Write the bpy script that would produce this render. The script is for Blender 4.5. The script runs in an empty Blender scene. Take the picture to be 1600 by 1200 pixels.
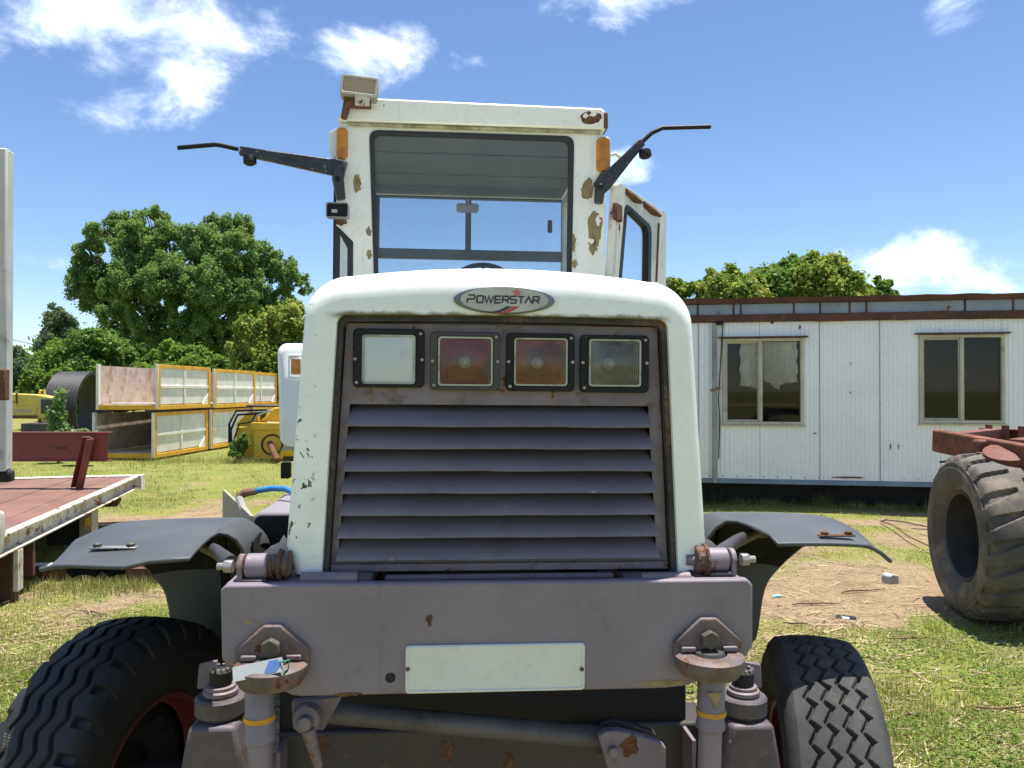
import bpy, bmesh, math, random
import numpy as np
from mathutils import Matrix, Vector

rad = math.radians
SC = bpy.context.scene
COL = SC.collection
random.seed(7)
RNG = np.random.default_rng(11)

# ------------------------------------------------------------------ camera
FOC, EYE = 1202.0, 1.8
PITCH = math.atan(10 / FOC)
cd = bpy.data.cameras.new('camera')
cd.sensor_width = 36.0
cd.lens = 36.0 * FOC / 1600.0
cd.clip_start, cd.clip_end = 0.05, 3000
cam = bpy.data.objects.new('camera', cd)
COL.objects.link(cam)
cam.location = (0, 0, EYE)
cam.rotation_euler = (rad(90) + PITCH, 0, 0)
SC.camera = cam

# ------------------------------------------------------------------ light
SUN_EL, SUN_AZ = rad(80), rad(48)          # azimuth clockwise from +Y (the viewing direction)
SKY_STRENGTH = 0.12
SUN_STRENGTH = 4.2
sd = bpy.data.lights.new('sun', 'SUN')
sd.energy = SUN_STRENGTH
sd.angle = rad(0.55)
sd.color = (1.0, 0.955, 0.88)
sun = bpy.data.objects.new('sun', sd)
COL.objects.link(sun)
sdir = Vector((math.sin(SUN_AZ) * math.cos(SUN_EL), math.cos(SUN_AZ) * math.cos(SUN_EL), math.sin(SUN_EL)))
sun.rotation_euler = sdir.to_track_quat('Z', 'Y').to_euler()
sun.location = sdir * 60

vs = SC.view_settings
vs.view_transform = 'Standard'
vs.look = 'None'
vs.gamma = 1.0
vs.exposure = 1.12
vs.use_curve_mapping = False


def ray(px, py):
    x, y, z = (px - 800) / FOC, 1.0, -(py - 600) / FOC
    return Vector((x, y * math.cos(PITCH) - z * math.sin(PITCH), y * math.sin(PITCH) + z * math.cos(PITCH)))


def at(px, py, Y):
    d = ray(px, py)
    return Vector((0, 0, EYE)) + d * (Y / d.y)


def hit(M, px, py, yl):
    """local point of frame M where the sight line through a photo pixel crosses local y = yl"""
    Mi = M.inverted()
    o = Mi @ Vector((0, 0, EYE))
    d = Mi.to_3x3() @ ray(px, py)
    return o + d * ((yl - o.y) / d.y)


# ------------------------------------------------------------------ node helper
class NT:
    def __init__(self, tree):
        self.t = tree
        self.n = tree.nodes
        self.l = tree.links

    def put(self, sock, v):
        if v is None:
            return
        if hasattr(v, 'is_output'):
            self.l.new(v, sock)
        else:
            if isinstance(v, (tuple, list)) and len(v) == 3 and sock.type == 'RGBA':
                v = (*v, 1)
            sock.default_value = v

    def node(self, kind, **kw):
        n = self.n.new(kind)
        for k, v in kw.items():
            setattr(n, k, v)
        return n

    def math(self, op, a, b=None, c=None, clamp=False):
        n = self.node('ShaderNodeMath', operation=op, use_clamp=clamp)
        self.put(n.inputs[0], a)
        self.put(n.inputs[1], b)
        self.put(n.inputs[2], c)
        return n.outputs[0]

    def mapr(self, v, a, b, c=0.0, d=1.0, smooth=True):
        n = self.node('ShaderNodeMapRange', interpolation_type='SMOOTHSTEP' if smooth else 'LINEAR')
        n.clamp = True
        for i, x in enumerate((v, a, b, c, d)):
            self.put(n.inputs[i], x)
        return n.outputs[0]

    def mix(self, f, a, b, mode='MIX'):
        n = self.node('ShaderNodeMix', data_type='RGBA', blend_type=mode)
        self.put(n.inputs[0], f)
        self.put(n.inputs[6], a)
        self.put(n.inputs[7], b)
        return n.outputs[2]

    def coord(self, kind='Object'):
        return self.node('ShaderNodeTexCoord').outputs[kind]

    def sep(self, v):
        n = self.node('ShaderNodeSeparateXYZ')
        self.put(n.inputs[0], v)
        return n.outputs

    def scale(self, v, s):
        n = self.node('ShaderNodeVectorMath', operation='MULTIPLY')
        self.put(n.inputs[0], v)
        n.inputs[1].default_value = s
        return n.outputs[0]

    def shift(self, v, s):
        n = self.node('ShaderNodeVectorMath', operation='ADD')
        self.put(n.inputs[0], v)
        n.inputs[1].default_value = s
        return n.outputs[0]

    def noise(self, v, scale, detail=3, rough=0.55, dist=0.0):
        n = self.node('ShaderNodeTexNoise')
        self.put(n.inputs['Vector'], v)
        n.inputs['Scale'].default_value = scale
        n.inputs['Detail'].default_value = detail
        n.inputs['Roughness'].default_value = rough
        n.inputs['Distortion'].default_value = dist
        return n.outputs[0]

    def bump(self, h, strength=0.3, dist=0.01):
        n = self.node('ShaderNodeBump')
        n.inputs['Strength'].default_value = strength
        n.inputs['Distance'].default_value = dist
        self.put(n.inputs['Height'], h)
        return n.outputs[0]

    def island(self):
        return self.node('ShaderNodeNewGeometry').outputs['Random Per Island']


def new_mat(name):
    m = bpy.data.materials.new(name)
    m.use_nodes = True
    t = NT(m.node_tree)
    b = m.node_tree.nodes['Principled BSDF']
    return m, t, b


RUST_A, RUST_B = (0.045, 0.02, 0.014), (0.16, 0.064, 0.03)


def wear(name, col, rough=0.5, metal=0.0, var=0.18, vscale=3.0, dirt=None, rust=None, chips=None,
         bump=0.12, bscale=90.0, spec=0.5, streak=None, extra=None, edge=None):
    """painted or bare surface with uneven colour, dirt, rust blooms, chips and fine relief.
    dirt / rust / chips = (threshold, scale[, colour]); streak = (threshold, colour)"""
    m, t, b = new_mat(name)
    P = t.coord()
    n1 = t.noise(P, vscale, 5, 0.6)
    c = t.mix(t.mapr(n1, 0.3, 0.7), tuple(x * (1 - var) for x in col), tuple(min(1, x * (1 + var)) for x in col))
    n3 = t.noise(P, vscale * 14, 3, 0.6)
    c = t.mix(t.mapr(n3, 0.52, 0.75, 0, 0.35), c, tuple(x * 0.72 for x in col))
    r = t.math('ADD', rough - 0.08, t.math('MULTIPLY', n1, 0.16))
    if streak:
        sv = t.scale(P, (9.0, 9.0, 0.55))
        s = t.mapr(t.noise(sv, 2.2, 4, 0.6), streak[0], streak[0] + 0.16, 0, 0.75)
        c = t.mix(s, c, streak[1])
    if dirt:
        dn = t.noise(t.shift(P, (3.1, 1.7, 5.2)), dirt[1], 6, 0.68)
        c = t.mix(t.mapr(dn, dirt[0], dirt[0] + 0.18, 0, 0.85), c, dirt[2] if len(dirt) > 2 else (0.16, 0.13, 0.09))
    h = t.noise(P, bscale, 4, 0.6)
    if rust:
        rn = t.noise(t.shift(P, (7.7, 2.9, 0.4)), rust[1], 8, 0.7)
        rm = t.mapr(rn, rust[0], rust[0] + 0.05)
        rc = t.mix(t.mapr(t.noise(P, rust[1] * 9, 4, 0.7), 0.35, 0.65), RUST_A, RUST_B)
        halo = t.mapr(rn, rust[0] - 0.07, rust[0] + 0.02, 0, 0.4)
        c = t.mix(halo, c, (0.28, 0.15, 0.07))
        c = t.mix(rm, c, rc)
        r = t.math('MAXIMUM', r, t.math('MULTIPLY', rm, 0.9))
        h = t.math('ADD', h, t.math('MULTIPLY', rm, t.math('SUBTRACT', t.noise(P, rust[1] * 22, 4, 0.7), 0.9)))
    if chips:
        cn = t.noise(t.shift(P, (0.3, 8.8, 2.2)), chips[1], 3, 0.5, 0.3)
        cm = t.mapr(cn, chips[0], chips[0] + 0.02)
        c = t.mix(cm, c, chips[2] if len(chips) > 2 else (0.05, 0.06, 0.05))
    if edge:
        bn = t.node('ShaderNodeBevel')
        bn.samples = 4
        bn.inputs[0].default_value = 0.007
        gn = t.node('ShaderNodeNewGeometry')
        dp = t.node('ShaderNodeVectorMath', operation='DOT_PRODUCT')
        t.l.new(bn.outputs[0], dp.inputs[0])
        t.l.new(gn.outputs['Normal'], dp.inputs[1])
        em = t.math('MULTIPLY', t.mapr(dp.outputs['Value'], 0.985, 0.90), t.mapr(t.noise(P, 24, 5, 0.7), 0.46, 0.60))
        c = t.mix(t.math('MULTIPLY', em, edge[1]), c, edge[0])
    if extra:
        c = extra(t, P, c)
    t.put(b.inputs['Base Color'], c)
    t.put(b.inputs['Roughness'], r)
    b.inputs['Metallic'].default_value = metal
    b.inputs['Specular IOR Level'].default_value = spec
    t.put(b.inputs['Normal'], t.bump(h, bump, 0.004))
    return m


def glass_mat(name, tint=(0.75, 0.8, 0.8), gloss=0.12, rough=0.03, flutes=None, dust=0.0):
    m = bpy.data.materials.new(name)
    m.use_nodes = True
    t = NT(m.node_tree)
    t.n.clear()
    out = t.node('ShaderNodeOutputMaterial')
    tr = t.node('ShaderNodeBsdfTransparent')
    tr.inputs[0].default_value = (*tint, 1)
    gl = t.node('ShaderNodeBsdfGlossy')
    gl.inputs['Roughness'].default_value = rough
    fr = t.node('ShaderNodeLayerWeight')
    fr.inputs[0].default_value = 0.5
    f = t.math('MULTIPLY_ADD', t.math('POWER', fr.outputs['Facing'], 4.0), 0.8, gloss, clamp=True)
    P = t.coord()
    if flutes:
        w = t.node('ShaderNodeTexWave')
        w.bands_direction = 'X'
        t.put(w.inputs['Vector'], P)
        w.inputs['Scale'].default_value = flutes
        nb = t.bump(w.outputs['Fac'], 0.55, 0.004)
        t.put(gl.inputs['Normal'], nb)
        t.put(tr.inputs[0], t.mix(t.mapr(w.outputs['Fac'], 0.3, 0.9), tuple(x * 0.6 for x in tint), tint))
    mx = t.node('ShaderNodeMixShader')
    t.put(mx.inputs[0], f)
    t.l.new(tr.outputs[0], mx.inputs[1])
    t.l.new(gl.outputs[0], mx.inputs[2])
    last = mx.outputs[0]
    if dust > 0:
        df = t.node('ShaderNodeBsdfDiffuse')
        df.inputs[0].default_value = (0.5, 0.47, 0.42, 1)
        m2 = t.node('ShaderNodeMixShader')
        t.put(m2.inputs[0], t.mapr(t.noise(t.scale(P, (1, 1, 0.35)), 5.0, 5, 0.6), 0.35, 0.8, dust * 0.3, dust * 1.6))
        t.l.new(last, m2.inputs[1])
        t.l.new(df.outputs[0], m2.inputs[2])
        last = m2.outputs[0]
    t.l.new(last, out.inputs[0])
    return m


def leaf_mat(name, dark, light, tip=None, tipamt=0.0):
    m, t, b = new_mat(name)
    i = t.island()
    c = t.mix(i, dark, light)
    vn = t.noise(t.coord(), 0.55, 4, 0.65)
    c = t.mix(t.mapr(vn, 0.38, 0.62), t.mix(1.0, c, (0.78, 0.82, 0.8), 'MULTIPLY'), t.mix(1.0, c, (1.25, 1.2, 1.1), 'MULTIPLY'))
    if tip:
        P = t.coord()
        n = t.noise(P, 1.1, 3, 0.6)
        i2 = t.math('FRACT', t.math('MULTIPLY', i, 17.3))
        f = t.math('MULTIPLY', t.mapr(n, 0.45, 0.6), t.mapr(i2, 1 - tipamt - 0.1, 1 - tipamt + 0.1))
        c = t.mix(f, c, tip)
    t.put(b.inputs['Base Color'], c)
    b.inputs['Roughness'].default_value = 0.55
    b.inputs['Specular IOR Level'].default_value = 0.3
    tl = t.node('ShaderNodeBsdfTranslucent')
    t.put(tl.inputs[0], t.mix(0.5, c, (0.27, 0.40, 0.07)))
    mx = t.node('ShaderNodeMixShader')
    mx.inputs[0].default_value = 0.48
    t.l.new(b.outputs[0], mx.inputs[1])
    t.l.new(tl.outputs[0], mx.inputs[2])
    t.l.new(mx.outputs[0], t.n['Material Output'].inputs[0])
    return m


# ------------------------------------------------------------------ sky
W = bpy.data.worlds.new('World')
SC.world = W
W.use_nodes = True
wt = NT(W.node_tree)
bg = wt.n['Background']
sky = wt.node('ShaderNodeTexSky', sky_type='NISHITA')
sky.sun_disc = False
sky.sun_elevation = SUN_EL
sky.sun_rotation = SUN_AZ
sky.altitude = 1600
sky.air_density = 1.0
sky.dust_density = 0.6
sky.ozone_density = 1.5
hs = wt.node('ShaderNodeHueSaturation')
hs.inputs['Saturation'].default_value = 1.08
hs.inputs['Value'].default_value = 0.70
wt.l.new(sky.outputs[0], hs.inputs['Color'])
D = wt.coord('Generated')
dx, dy, dz = wt.sep(D)
AZ = wt.math('ARCTAN2', dx, dy)
EL = wt.math('ARCSINE', dz)
# clouds of that day: (photo x, photo y, half width, half height, weight)
seen_clouds = [(120, 20, 260, 75, 1.0), (330, 100, 95, 60, 1.0), (225, 150, 90, 55, 0.62), (90, 155, 75, 40, 0.5),
               (575, 85, 85, 50, 0.95), (740, 104, 60, 20, 0.6), (985, 0, 130, 34, 0.85), (1490, 12, 40, 30, 0.7),
               (1405, 418, 100, 40, 1.15), (1440, 438, 130, 30, 0.95), (1330, 405, 55, 20, 0.8), (1555, 412, 40, 16, 0.62), (1610, 400, 30, 40, 0.7),
               (985, 262, 48, 28, 0.85), (320, 165, 20, 16, 0.55), (490, 70, 40, 20, 0.5), (90, 408, 40, 10, 0.4)]
blobs = []
for px, py, rx, ry, w in seen_clouds:
    d = ray(px, py).normalized()
    blobs.append((math.atan2(d.x, d.y), math.asin(d.z), rx / FOC, ry / FOC, w))
rr = random.Random(5)
for k in range(44):                                     # unseen cumulus round the rest of the sky, thickened to add fill light
    blobs.append((rr.choice((-1, 1)) * rr.uniform(0.85, 3.1), rr.uniform(0.12, 1.0), rr.uniform(0.08, 0.3), rr.uniform(0.03, 0.1), rr.uniform(0.7, 1.1)))
field = None
for a, e, ra, re, w in blobs:
    u = wt.math('MULTIPLY', wt.math('SUBTRACT', AZ, a), 1 / ra)
    v = wt.math('MULTIPLY', wt.math('SUBTRACT', EL, e), 1 / re)
    q = wt.math('MULTIPLY_ADD', wt.math('MULTIPLY_ADD', u, u, wt.math('MULTIPLY', v, v)), -0.5 * w, w)
    field = q if field is None else wt.math('MAXIMUM', field, q)
cn = wt.noise(wt.scale(D, (1, 1, 1.5)), 9.0, 12, 0.62, 0.3)
cn2 = wt.noise(wt.shift(wt.scale(D, (1, 1, 1.4)), (0.0, 0.0, 0.012)), 11.0, 6, 0.55)
dens = wt.mapr(wt.math('MULTIPLY_ADD', wt.math('SUBTRACT', cn, 0.5), 3.3, field), 0.36, 1.7)
ccol = wt.mix(wt.mapr(cn2, 0.4, 0.66), (0.62, 0.70, 0.82), (0.98, 0.985, 0.99))
ccol = wt.scale(ccol, (1.25 / SKY_STRENGTH,) * 3)
air = wt.mix(1.0, hs.outputs[0], (0.99, 0.985, 1.0), 'MULTIPLY')
fin = wt.mix(wt.math('MULTIPLY', dens, 0.90), air, ccol)
wt.put(bg.inputs[0], fin)
bg.inputs[1].default_value = SKY_STRENGTH


# ------------------------------------------------------------------ mesh helper
class MB:
    def __init__(self):
        self.v, self.f = [], []

    def add(self, vs, fs):
        o = len(self.v)
        self.v += [tuple(p) for p in vs]
        self.f += [tuple(i + o for i in f) for f in fs]
        return self

    def box(self, x0, x1, y0, y1, z0, z1, M=None):
        vs = [Vector(p) for p in ((x0, y0, z0), (x1, y0, z0), (x1, y1, z0), (x0, y1, z0), (x0, y0, z1), (x1, y0, z1), (x1, y1, z1), (x0, y1, z1))]
        if M is not None:
            vs = [M @ p for p in vs]
        return self.add(vs, [(3, 2, 1, 0), (4, 5, 6, 7), (0, 1, 5, 4), (1, 2, 6, 5), (2, 3, 7, 6), (3, 0, 4, 7)])

    def prism(self, poly, y0, y1, M=None):
        """poly: (x, z) outline, counter-clockwise seen from -y; extruded from y0 (front) to y1"""
        n = len(poly)
        vs = [Vector((x, y0, z)) for x, z in poly] + [Vector((x, y1, z)) for x, z in poly]
        if M is not None:
            vs = [M @ p for p in vs]
        fs = [tuple(range(n)), tuple(range(2 * n - 1, n - 1, -1))]
        fs += [((i + 1) % n, i, i + n, (i + 1) % n + n) for i in range(n)]
        return self.add(vs, fs)

    def ringprism(self, outer, inner, y0, y1, M=None):
        """outer and inner outlines with the same number of points"""
        n = len(outer)
        vs = []
        for y in (y0, y1):
            vs += [Vector((x, y, z)) for x, z in outer] + [Vector((x, y, z)) for x, z in inner]
        if M is not None:
            vs = [M @ p for p in vs]
        fs = []
        for i in range(n):
            j = (i + 1) % n
            fs += [(i, j, j + n, i + n), (j + 2 * n, i + 2 * n, i + 3 * n, j + 3 * n), (j, i, i + 2 * n, j + 2 * n), (i + n, j + n, j + 3 * n, i + 3 * n)]
        return self.add(vs, fs)

    def loft(self, rings, closed=True, cap0=False, cap1=False):
        n = len(rings[0])
        vs = [p for r in rings for p in r]
        fs = []
        for a in range(len(rings) - 1):
            for i in range(n if closed else n - 1):
                j = (i + 1) % n
                fs.append((a * n + i, a * n + j, (a + 1) * n + j, (a + 1) * n + i))
        if cap0:
            fs.append(tuple(range(n - 1, -1, -1)))
        if cap1:
            fs.append(tuple(range((len(rings) - 1) * n, len(rings) * n)))
        return self.add(vs, fs)

    def tube(self, pts, r, n=10, caps=True):
        pts = [Vector(p) for p in pts]
        rs = r if isinstance(r, (list, tuple)) else [r] * len(pts)
        rings = []
        ref = None
        for i, p in enumerate(pts):
            d = (pts[min(i + 1, len(pts) - 1)] - pts[max(i - 1, 0)]).normalized()
            if ref is None:
                ref = Vector((0, 0, 1)) if abs(d.z) < 0.9 else Vector((1, 0, 0))
            a = (ref - d * ref.dot(d)).normalized()
            ref = a
            b = d.cross(a)
            rings.append([p + (a * math.cos(2 * math.pi * k / n) + b * math.sin(2 * math.pi * k / n)) * rs[i] for k in range(n)])
        return self.loft(rings, True, caps, caps)

    def lathe(self, prof, o, axis, n=24, cap0=True, cap1=True):
        """prof: (radius, distance along axis)"""
        o, ax = Vector(o), Vector(axis).normalized()
        ref = Vector((0, 0, 1)) if abs(ax.z) < 0.9 else Vector((1, 0, 0))
        a = (ref - ax * ref.dot(ax)).normalized()
        b = ax.cross(a)
        rings = [[o + ax * h + (a * math.cos(2 * math.pi * k / n) + b * math.sin(2 * math.pi * k / n)) * r for k in range(n)] for r, h in prof]
        return self.loft(rings, True, cap0, cap1)

    def sheet(self, grid, thick, nrm=None):
        """grid[i][j] of points; a closed slab of the given thickness along nrm"""
        a, b = len(grid), len(grid[0])
        nrm = Vector(nrm if nrm else (0, 0, -1)) * thick
        top = [Vector(p) for r in grid for p in r]
        vs = top + [p + nrm for p in top]
        N = a * b
        fs = []
        for i in range(a - 1):
            for j in range(b - 1):
                q = (i * b + j, i * b + j + 1, (i + 1) * b + j + 1, (i + 1) * b + j)
                fs.append(q)
                fs.append(tuple(x + N for x in reversed(q)))
        edge = [j for j in range(b)] + [i * b + b - 1 for i in range(1, a)] + [(a - 1) * b + j for j in range(b - 2, -1, -1)] + [i * b for i in range(a - 2, 0, -1)]
        for k in range(len(edge)):
            p, q = edge[k], edge[(k + 1) % len(edge)]
            fs.append((q, p, p + N, q + N))
        return self.add(vs, fs)


def rrect(x0, x1, z0, z1, r, k=5):
    pts = []
    for cx, cz, a0 in ((x1 - r, z0 + r, -90), (x1 - r, z1 - r, 0), (x0 + r, z1 - r, 90), (x0 + r, z0 + r, 180)):
        for i in range(k + 1):
            a = rad(a0 + 90 * i / k)
            pts.append((cx + r * math.cos(a), cz + r * math.sin(a)))
    return pts


def quadround(c, r, k=5):
    """rounded quadrilateral; c = four (x, z) corners counter-clockwise from bottom left"""
    pts = []
    n = len(c)
    for i in range(n):
        p, a, b = Vector(c[i]), Vector(c[i - 1]), Vector(c[(i + 1) % n])
        rr_ = r[i] if isinstance(r, (list, tuple)) else r
        s, e = p + (a - p).normalized() * rr_, p + (b - p).normalized() * rr_
        for j in range(k + 1):
            t = j / k
            q = s * (1 - t) ** 2 + p * 2 * t * (1 - t) + e * t * t
            pts.append((q.x, q.y))
    return pts


def make_mesh(name, mb, mat, smooth=35):
    me = bpy.data.meshes.new(name)
    me.from_pydata([tuple(p) for p in mb.v], [], mb.f)
    bm = bmesh.new()
    bm.from_mesh(me)
    bmesh.ops.recalc_face_normals(bm, faces=bm.faces)
    bm.to_mesh(me)
    bm.free()
    me.update()
    for m in (mat if isinstance(mat, (list, tuple)) else [mat]):
        me.materials.append(m)
    if smooth:
        me.shade_smooth()
        me.set_sharp_from_angle(angle=rad(smooth))
    return me


def tag(o, label, cat, group=None, kind=None):
    if label:
        o['label'] = label
    if cat:
        o['category'] = cat
    if group:
        o['group'] = group
    if kind:
        o['kind'] = kind
    return o


def part(name, mb, mat, parent=None, bevel=0.0, smooth=35, label=None, M=None, segs=2):
    o = bpy.data.objects.new(name, make_mesh(name, mb, mat, smooth))
    COL.objects.link(o)
    if M is not None:
        o.matrix_world = M
    if parent is not None:
        o.parent = parent
    if bevel:
        bv = o.modifiers.new('edge', 'BEVEL')
        bv.width = bevel
        bv.segments = segs
        bv.limit_method = 'ANGLE'
        bv.angle_limit = rad(40)
        bv.harden_normals = False
    if label:
        o['label'] = label
    return o


def empty(name, M, label, cat, group=None):
    o = bpy.data.objects.new(name, None)
    o.empty_display_size = 0.3
    COL.objects.link(o)
    o.matrix_world = M
    return tag(o, label, cat, group)


def copy_tree(o, M=None, parent=None):
    c = o.copy()
    COL.objects.link(c)
    if parent is not None:
        c.parent = parent
    if M is not None:
        c.matrix_world = M
    for ch in list(o.children):
        copy_tree(ch, None, c)
    return c


def fbm(x, y, seed=0, octs=4):
    """value noise in numpy"""
    x, y = np.asarray(x, float), np.asarray(y, float)
    tot, amp, s = np.zeros_like(x), 1.0, 0.0
    for k in range(octs):
        xi, yi = np.floor(x).astype(np.int64), np.floor(y).astype(np.int64)
        fx, fy = x - xi, y - yi
        fx, fy = fx * fx * (3 - 2 * fx), fy * fy * (3 - 2 * fy)

        def hh(a, b):
            q = (a * 374761393 + b * 668265263 + (seed + k) * 1274126177) & 0xffffffff
            q = ((q ^ (q >> 13)) * 1274126177) & 0xffffffff
            return ((q ^ (q >> 16)) & 0xffff) / 65535.0
        tot += amp * ((hh(xi, yi) * (1 - fx) + hh(xi + 1, yi) * fx) * (1 - fy) + (hh(xi, yi + 1) * (1 - fx) + hh(xi + 1, yi + 1) * fx) * fy)
        s += amp
        amp *= 0.5
        x, y = x * 2.03 + 5.1, y * 2.03 + 1.7
    return tot / s


def mesh_np(name, verts, faces_n, mat):
    """verts (n,3); faces_n: points per face, faces are consecutive runs of vertices"""
    me = bpy.data.meshes.new(name)
    nv = len(verts)
    nf = nv // faces_n
    me.vertices.add(nv)
    me.vertices.foreach_set('co', np.ascontiguousarray(verts, dtype=np.float32).ravel())
    me.loops.add(nv)
    me.loops.foreach_set('vertex_index', np.arange(nv, dtype=np.int32))
    me.polygons.add(nf)
    me.polygons.foreach_set('loop_start', np.arange(nf, dtype=np.int32) * faces_n)
    me.materials.append(mat)
    me.update(calc_edges=True)
    me.validate()
    return me


# ------------------------------------------------------------------ materials
GREEN_DIRT = (0.10, 0.095, 0.02)


def bonnet_extra(t, P, c):
    x, y, z = t.sep(P)
    n = t.noise(P, 14, 6, 0.7)
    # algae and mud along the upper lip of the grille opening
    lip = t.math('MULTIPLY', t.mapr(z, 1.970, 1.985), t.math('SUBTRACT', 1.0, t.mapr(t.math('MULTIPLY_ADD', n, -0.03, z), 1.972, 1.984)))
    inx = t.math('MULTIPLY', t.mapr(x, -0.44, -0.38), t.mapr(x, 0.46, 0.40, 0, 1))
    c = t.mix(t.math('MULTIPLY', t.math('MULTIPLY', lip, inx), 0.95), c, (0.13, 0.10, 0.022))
    # flaked paint on the pillar, thickest low down
    cn = t.noise(t.shift(P, (4.4, 0.3, 1.9)), 40, 3, 0.55, 0.5)
    big = t.noise(t.shift(P, (1.1, 0, 0)), 6, 2)
    side = t.mapr(x, -0.44, -0.47)
    th = t.math('MULTIPLY_ADD', t.math('SUBTRACT', big, 0.5), -0.42, 0.635)
    th2 = t.math('MULTIPLY_ADD', t.mapr(z, 1.36, 1.85, 0, 1, False), 0.05, th)
    m = t.math('MULTIPLY', t.math('GREATER_THAN', cn, th2), side)
    c = t.mix(m, c, (0.035, 0.05, 0.035))
    # grey bloom
    g = t.mapr(t.noise(P, 3.0, 5, 0.7), 0.55, 0.8, 0, 0.3)
    return t.mix(g, c, (0.5, 0.52, 0.5))


M = {}
M['bonnet'] = wear('bonnet_white', (0.86, 0.865, 0.83), 0.34, var=0.04, vscale=4, chips=(0.74, 38, (0.14, 0.14, 0.12)), bump=0.35, bscale=5, dirt=(0.66, 2.2, (0.52, 0.50, 0.42)), extra=bonnet_extra)
M['cabwhite'] = wear('cab_white', (0.80, 0.79, 0.73), 0.45, var=0.05, vscale=2.5, dirt=(0.60, 5, (0.40, 0.35, 0.24)), rust=(0.72, 9), bump=0.3, bscale=6, chips=(0.74, 26, (0.2, 0.15, 0.1)), streak=(0.60, (0.5, 0.46, 0.36)))
M['white'] = wear('old_white_paint', (0.70, 0.70, 0.66), 0.5, var=0.08, dirt=(0.60, 4, (0.36, 0.31, 0.24)), rust=(0.635, 6), streak=(0.58, (0.42, 0.31, 0.2)))
M['cleanwhite'] = wear('white_plastic', (0.76, 0.77, 0.77), 0.35, var=0.04, dirt=(0.7, 5, (0.5, 0.47, 0.4)))
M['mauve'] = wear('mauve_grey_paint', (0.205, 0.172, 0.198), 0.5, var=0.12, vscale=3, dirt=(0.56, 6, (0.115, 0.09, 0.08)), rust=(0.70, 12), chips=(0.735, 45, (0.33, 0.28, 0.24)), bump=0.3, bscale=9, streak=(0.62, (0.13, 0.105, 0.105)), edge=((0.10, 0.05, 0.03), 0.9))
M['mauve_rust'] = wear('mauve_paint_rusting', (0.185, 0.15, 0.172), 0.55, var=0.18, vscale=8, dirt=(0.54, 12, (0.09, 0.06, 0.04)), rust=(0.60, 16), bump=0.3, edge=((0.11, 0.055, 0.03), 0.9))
M['mauve_dirty_shaded'] = wear('mauve_oily_shaded', (0.046, 0.040, 0.042), 0.5, var=0.25, vscale=5, dirt=(0.5, 7, (0.05, 0.045, 0.035)), rust=(0.69, 12), bump=0.25)  # oily paint, base darkened to put the shade under the bumper into the colour
M['steel'] = wear('worn_steel', (0.33, 0.31, 0.30), 0.42, metal=0.6, var=0.2, vscale=20, rust=(0.64, 40), bump=0.2)
M['rust'] = wear('rust_crust', (0.12, 0.052, 0.028), 0.9, var=0.45, vscale=18, rust=(0.5, 30), bump=0.8, bscale=120)
M['black'] = wear('black_paint', (0.010, 0.010, 0.012), 0.5, spec=0.25, var=0.25, vscale=8, chips=(0.72, 45, (0.12, 0.11, 0.1)), bump=0.15)
M['arm_black'] = wear('scuffed_black', (0.022, 0.024, 0.03), 0.4, var=0.4, vscale=20, chips=(0.64, 38, (0.14, 0.14, 0.15)), bump=0.3)
M['rubber'] = wear('rubber_seal', (0.02, 0.02, 0.022), 0.6, var=0.2)
M['dark'] = wear('dark_recess', (0.012, 0.012, 0.013), 0.8, var=0.2)
M['fender'] = wear('grey_black_plastic', (0.062, 0.069, 0.075), 0.55, var=0.16, vscale=3, dirt=(0.6, 6, (0.11, 0.105, 0.09)), bump=0.12, bscale=150)
M['fender_in'] = wear('muddy_shaded_plastic', (0.017, 0.016, 0.014), 0.85, spec=0.2, var=0.3, vscale=4, dirt=(0.5, 7, (0.045, 0.036, 0.022)), bump=0.3)  # mud, with the base also darkened for the shade under the fender
M['tyre'] = wear('tyre_rubber', (0.017, 0.017, 0.018), 0.62, var=0.25, vscale=6, dirt=(0.6, 8, (0.06, 0.055, 0.048)), bump=0.12, bscale=220)
M['tyre_worn'] = wear('worn_tyre_rubber', (0.064, 0.063, 0.063), 0.9, spec=0.2, var=0.22, vscale=6, dirt=(0.52, 8, (0.095, 0.088, 0.078)), bump=0.25, bscale=160)
M['tyre_dusty'] = wear('dusty_tyre_rubber', (0.085, 0.075, 0.065), 0.75, var=0.3, vscale=4, dirt=(0.48, 3.5, (0.21, 0.165, 0.12)), bump=0.3, bscale=90)
M['redrim'] = wear('dull_red_rim', (0.14, 0.02, 0.018), 0.6, var=0.3, dirt=(0.5, 6, (0.03, 0.025, 0.02)))
M['plate'] = wear('number_plate_white', (0.66, 0.67, 0.62), 0.35, var=0.04, dirt=(0.62, 8, (0.36, 0.36, 0.3)))
M['yellow'] = wear('crate_yellow', (0.72, 0.37, 0.02), 0.5, var=0.15, rust=(0.64, 7), dirt=(0.64, 8, (0.3, 0.2, 0.08)))
M['machine_yellow'] = wear('machine_yellow', (0.66, 0.40, 0.03), 0.5, var=0.12, dirt=(0.6, 6, (0.24, 0.17, 0.06)), rust=(0.7, 8))
M['boom_yellow'] = wear('faded_yellow', (0.62, 0.47, 0.085), 0.55, var=0.1, dirt=(0.62, 3, (0.35, 0.24, 0.09)), rust=(0.68, 5))
M['crate_white'] = wear('crate_white', (0.76, 0.73, 0.66), 0.6, var=0.08, dirt=(0.62, 3, (0.34, 0.29, 0.23)), rust=(0.675, 7), chips=(0.70, 4, (0.09, 0.06, 0.045)), streak=(0.60, (0.42, 0.32, 0.22)))
M['crate_in'] = wear('crate_inside', (0.52, 0.44, 0.36), 0.75, var=0.14, dirt=(0.48, 2.5, (0.36, 0.22, 0.13)), rust=(0.63, 6), streak=(0.56, (0.3, 0.17, 0.1)))
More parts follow.
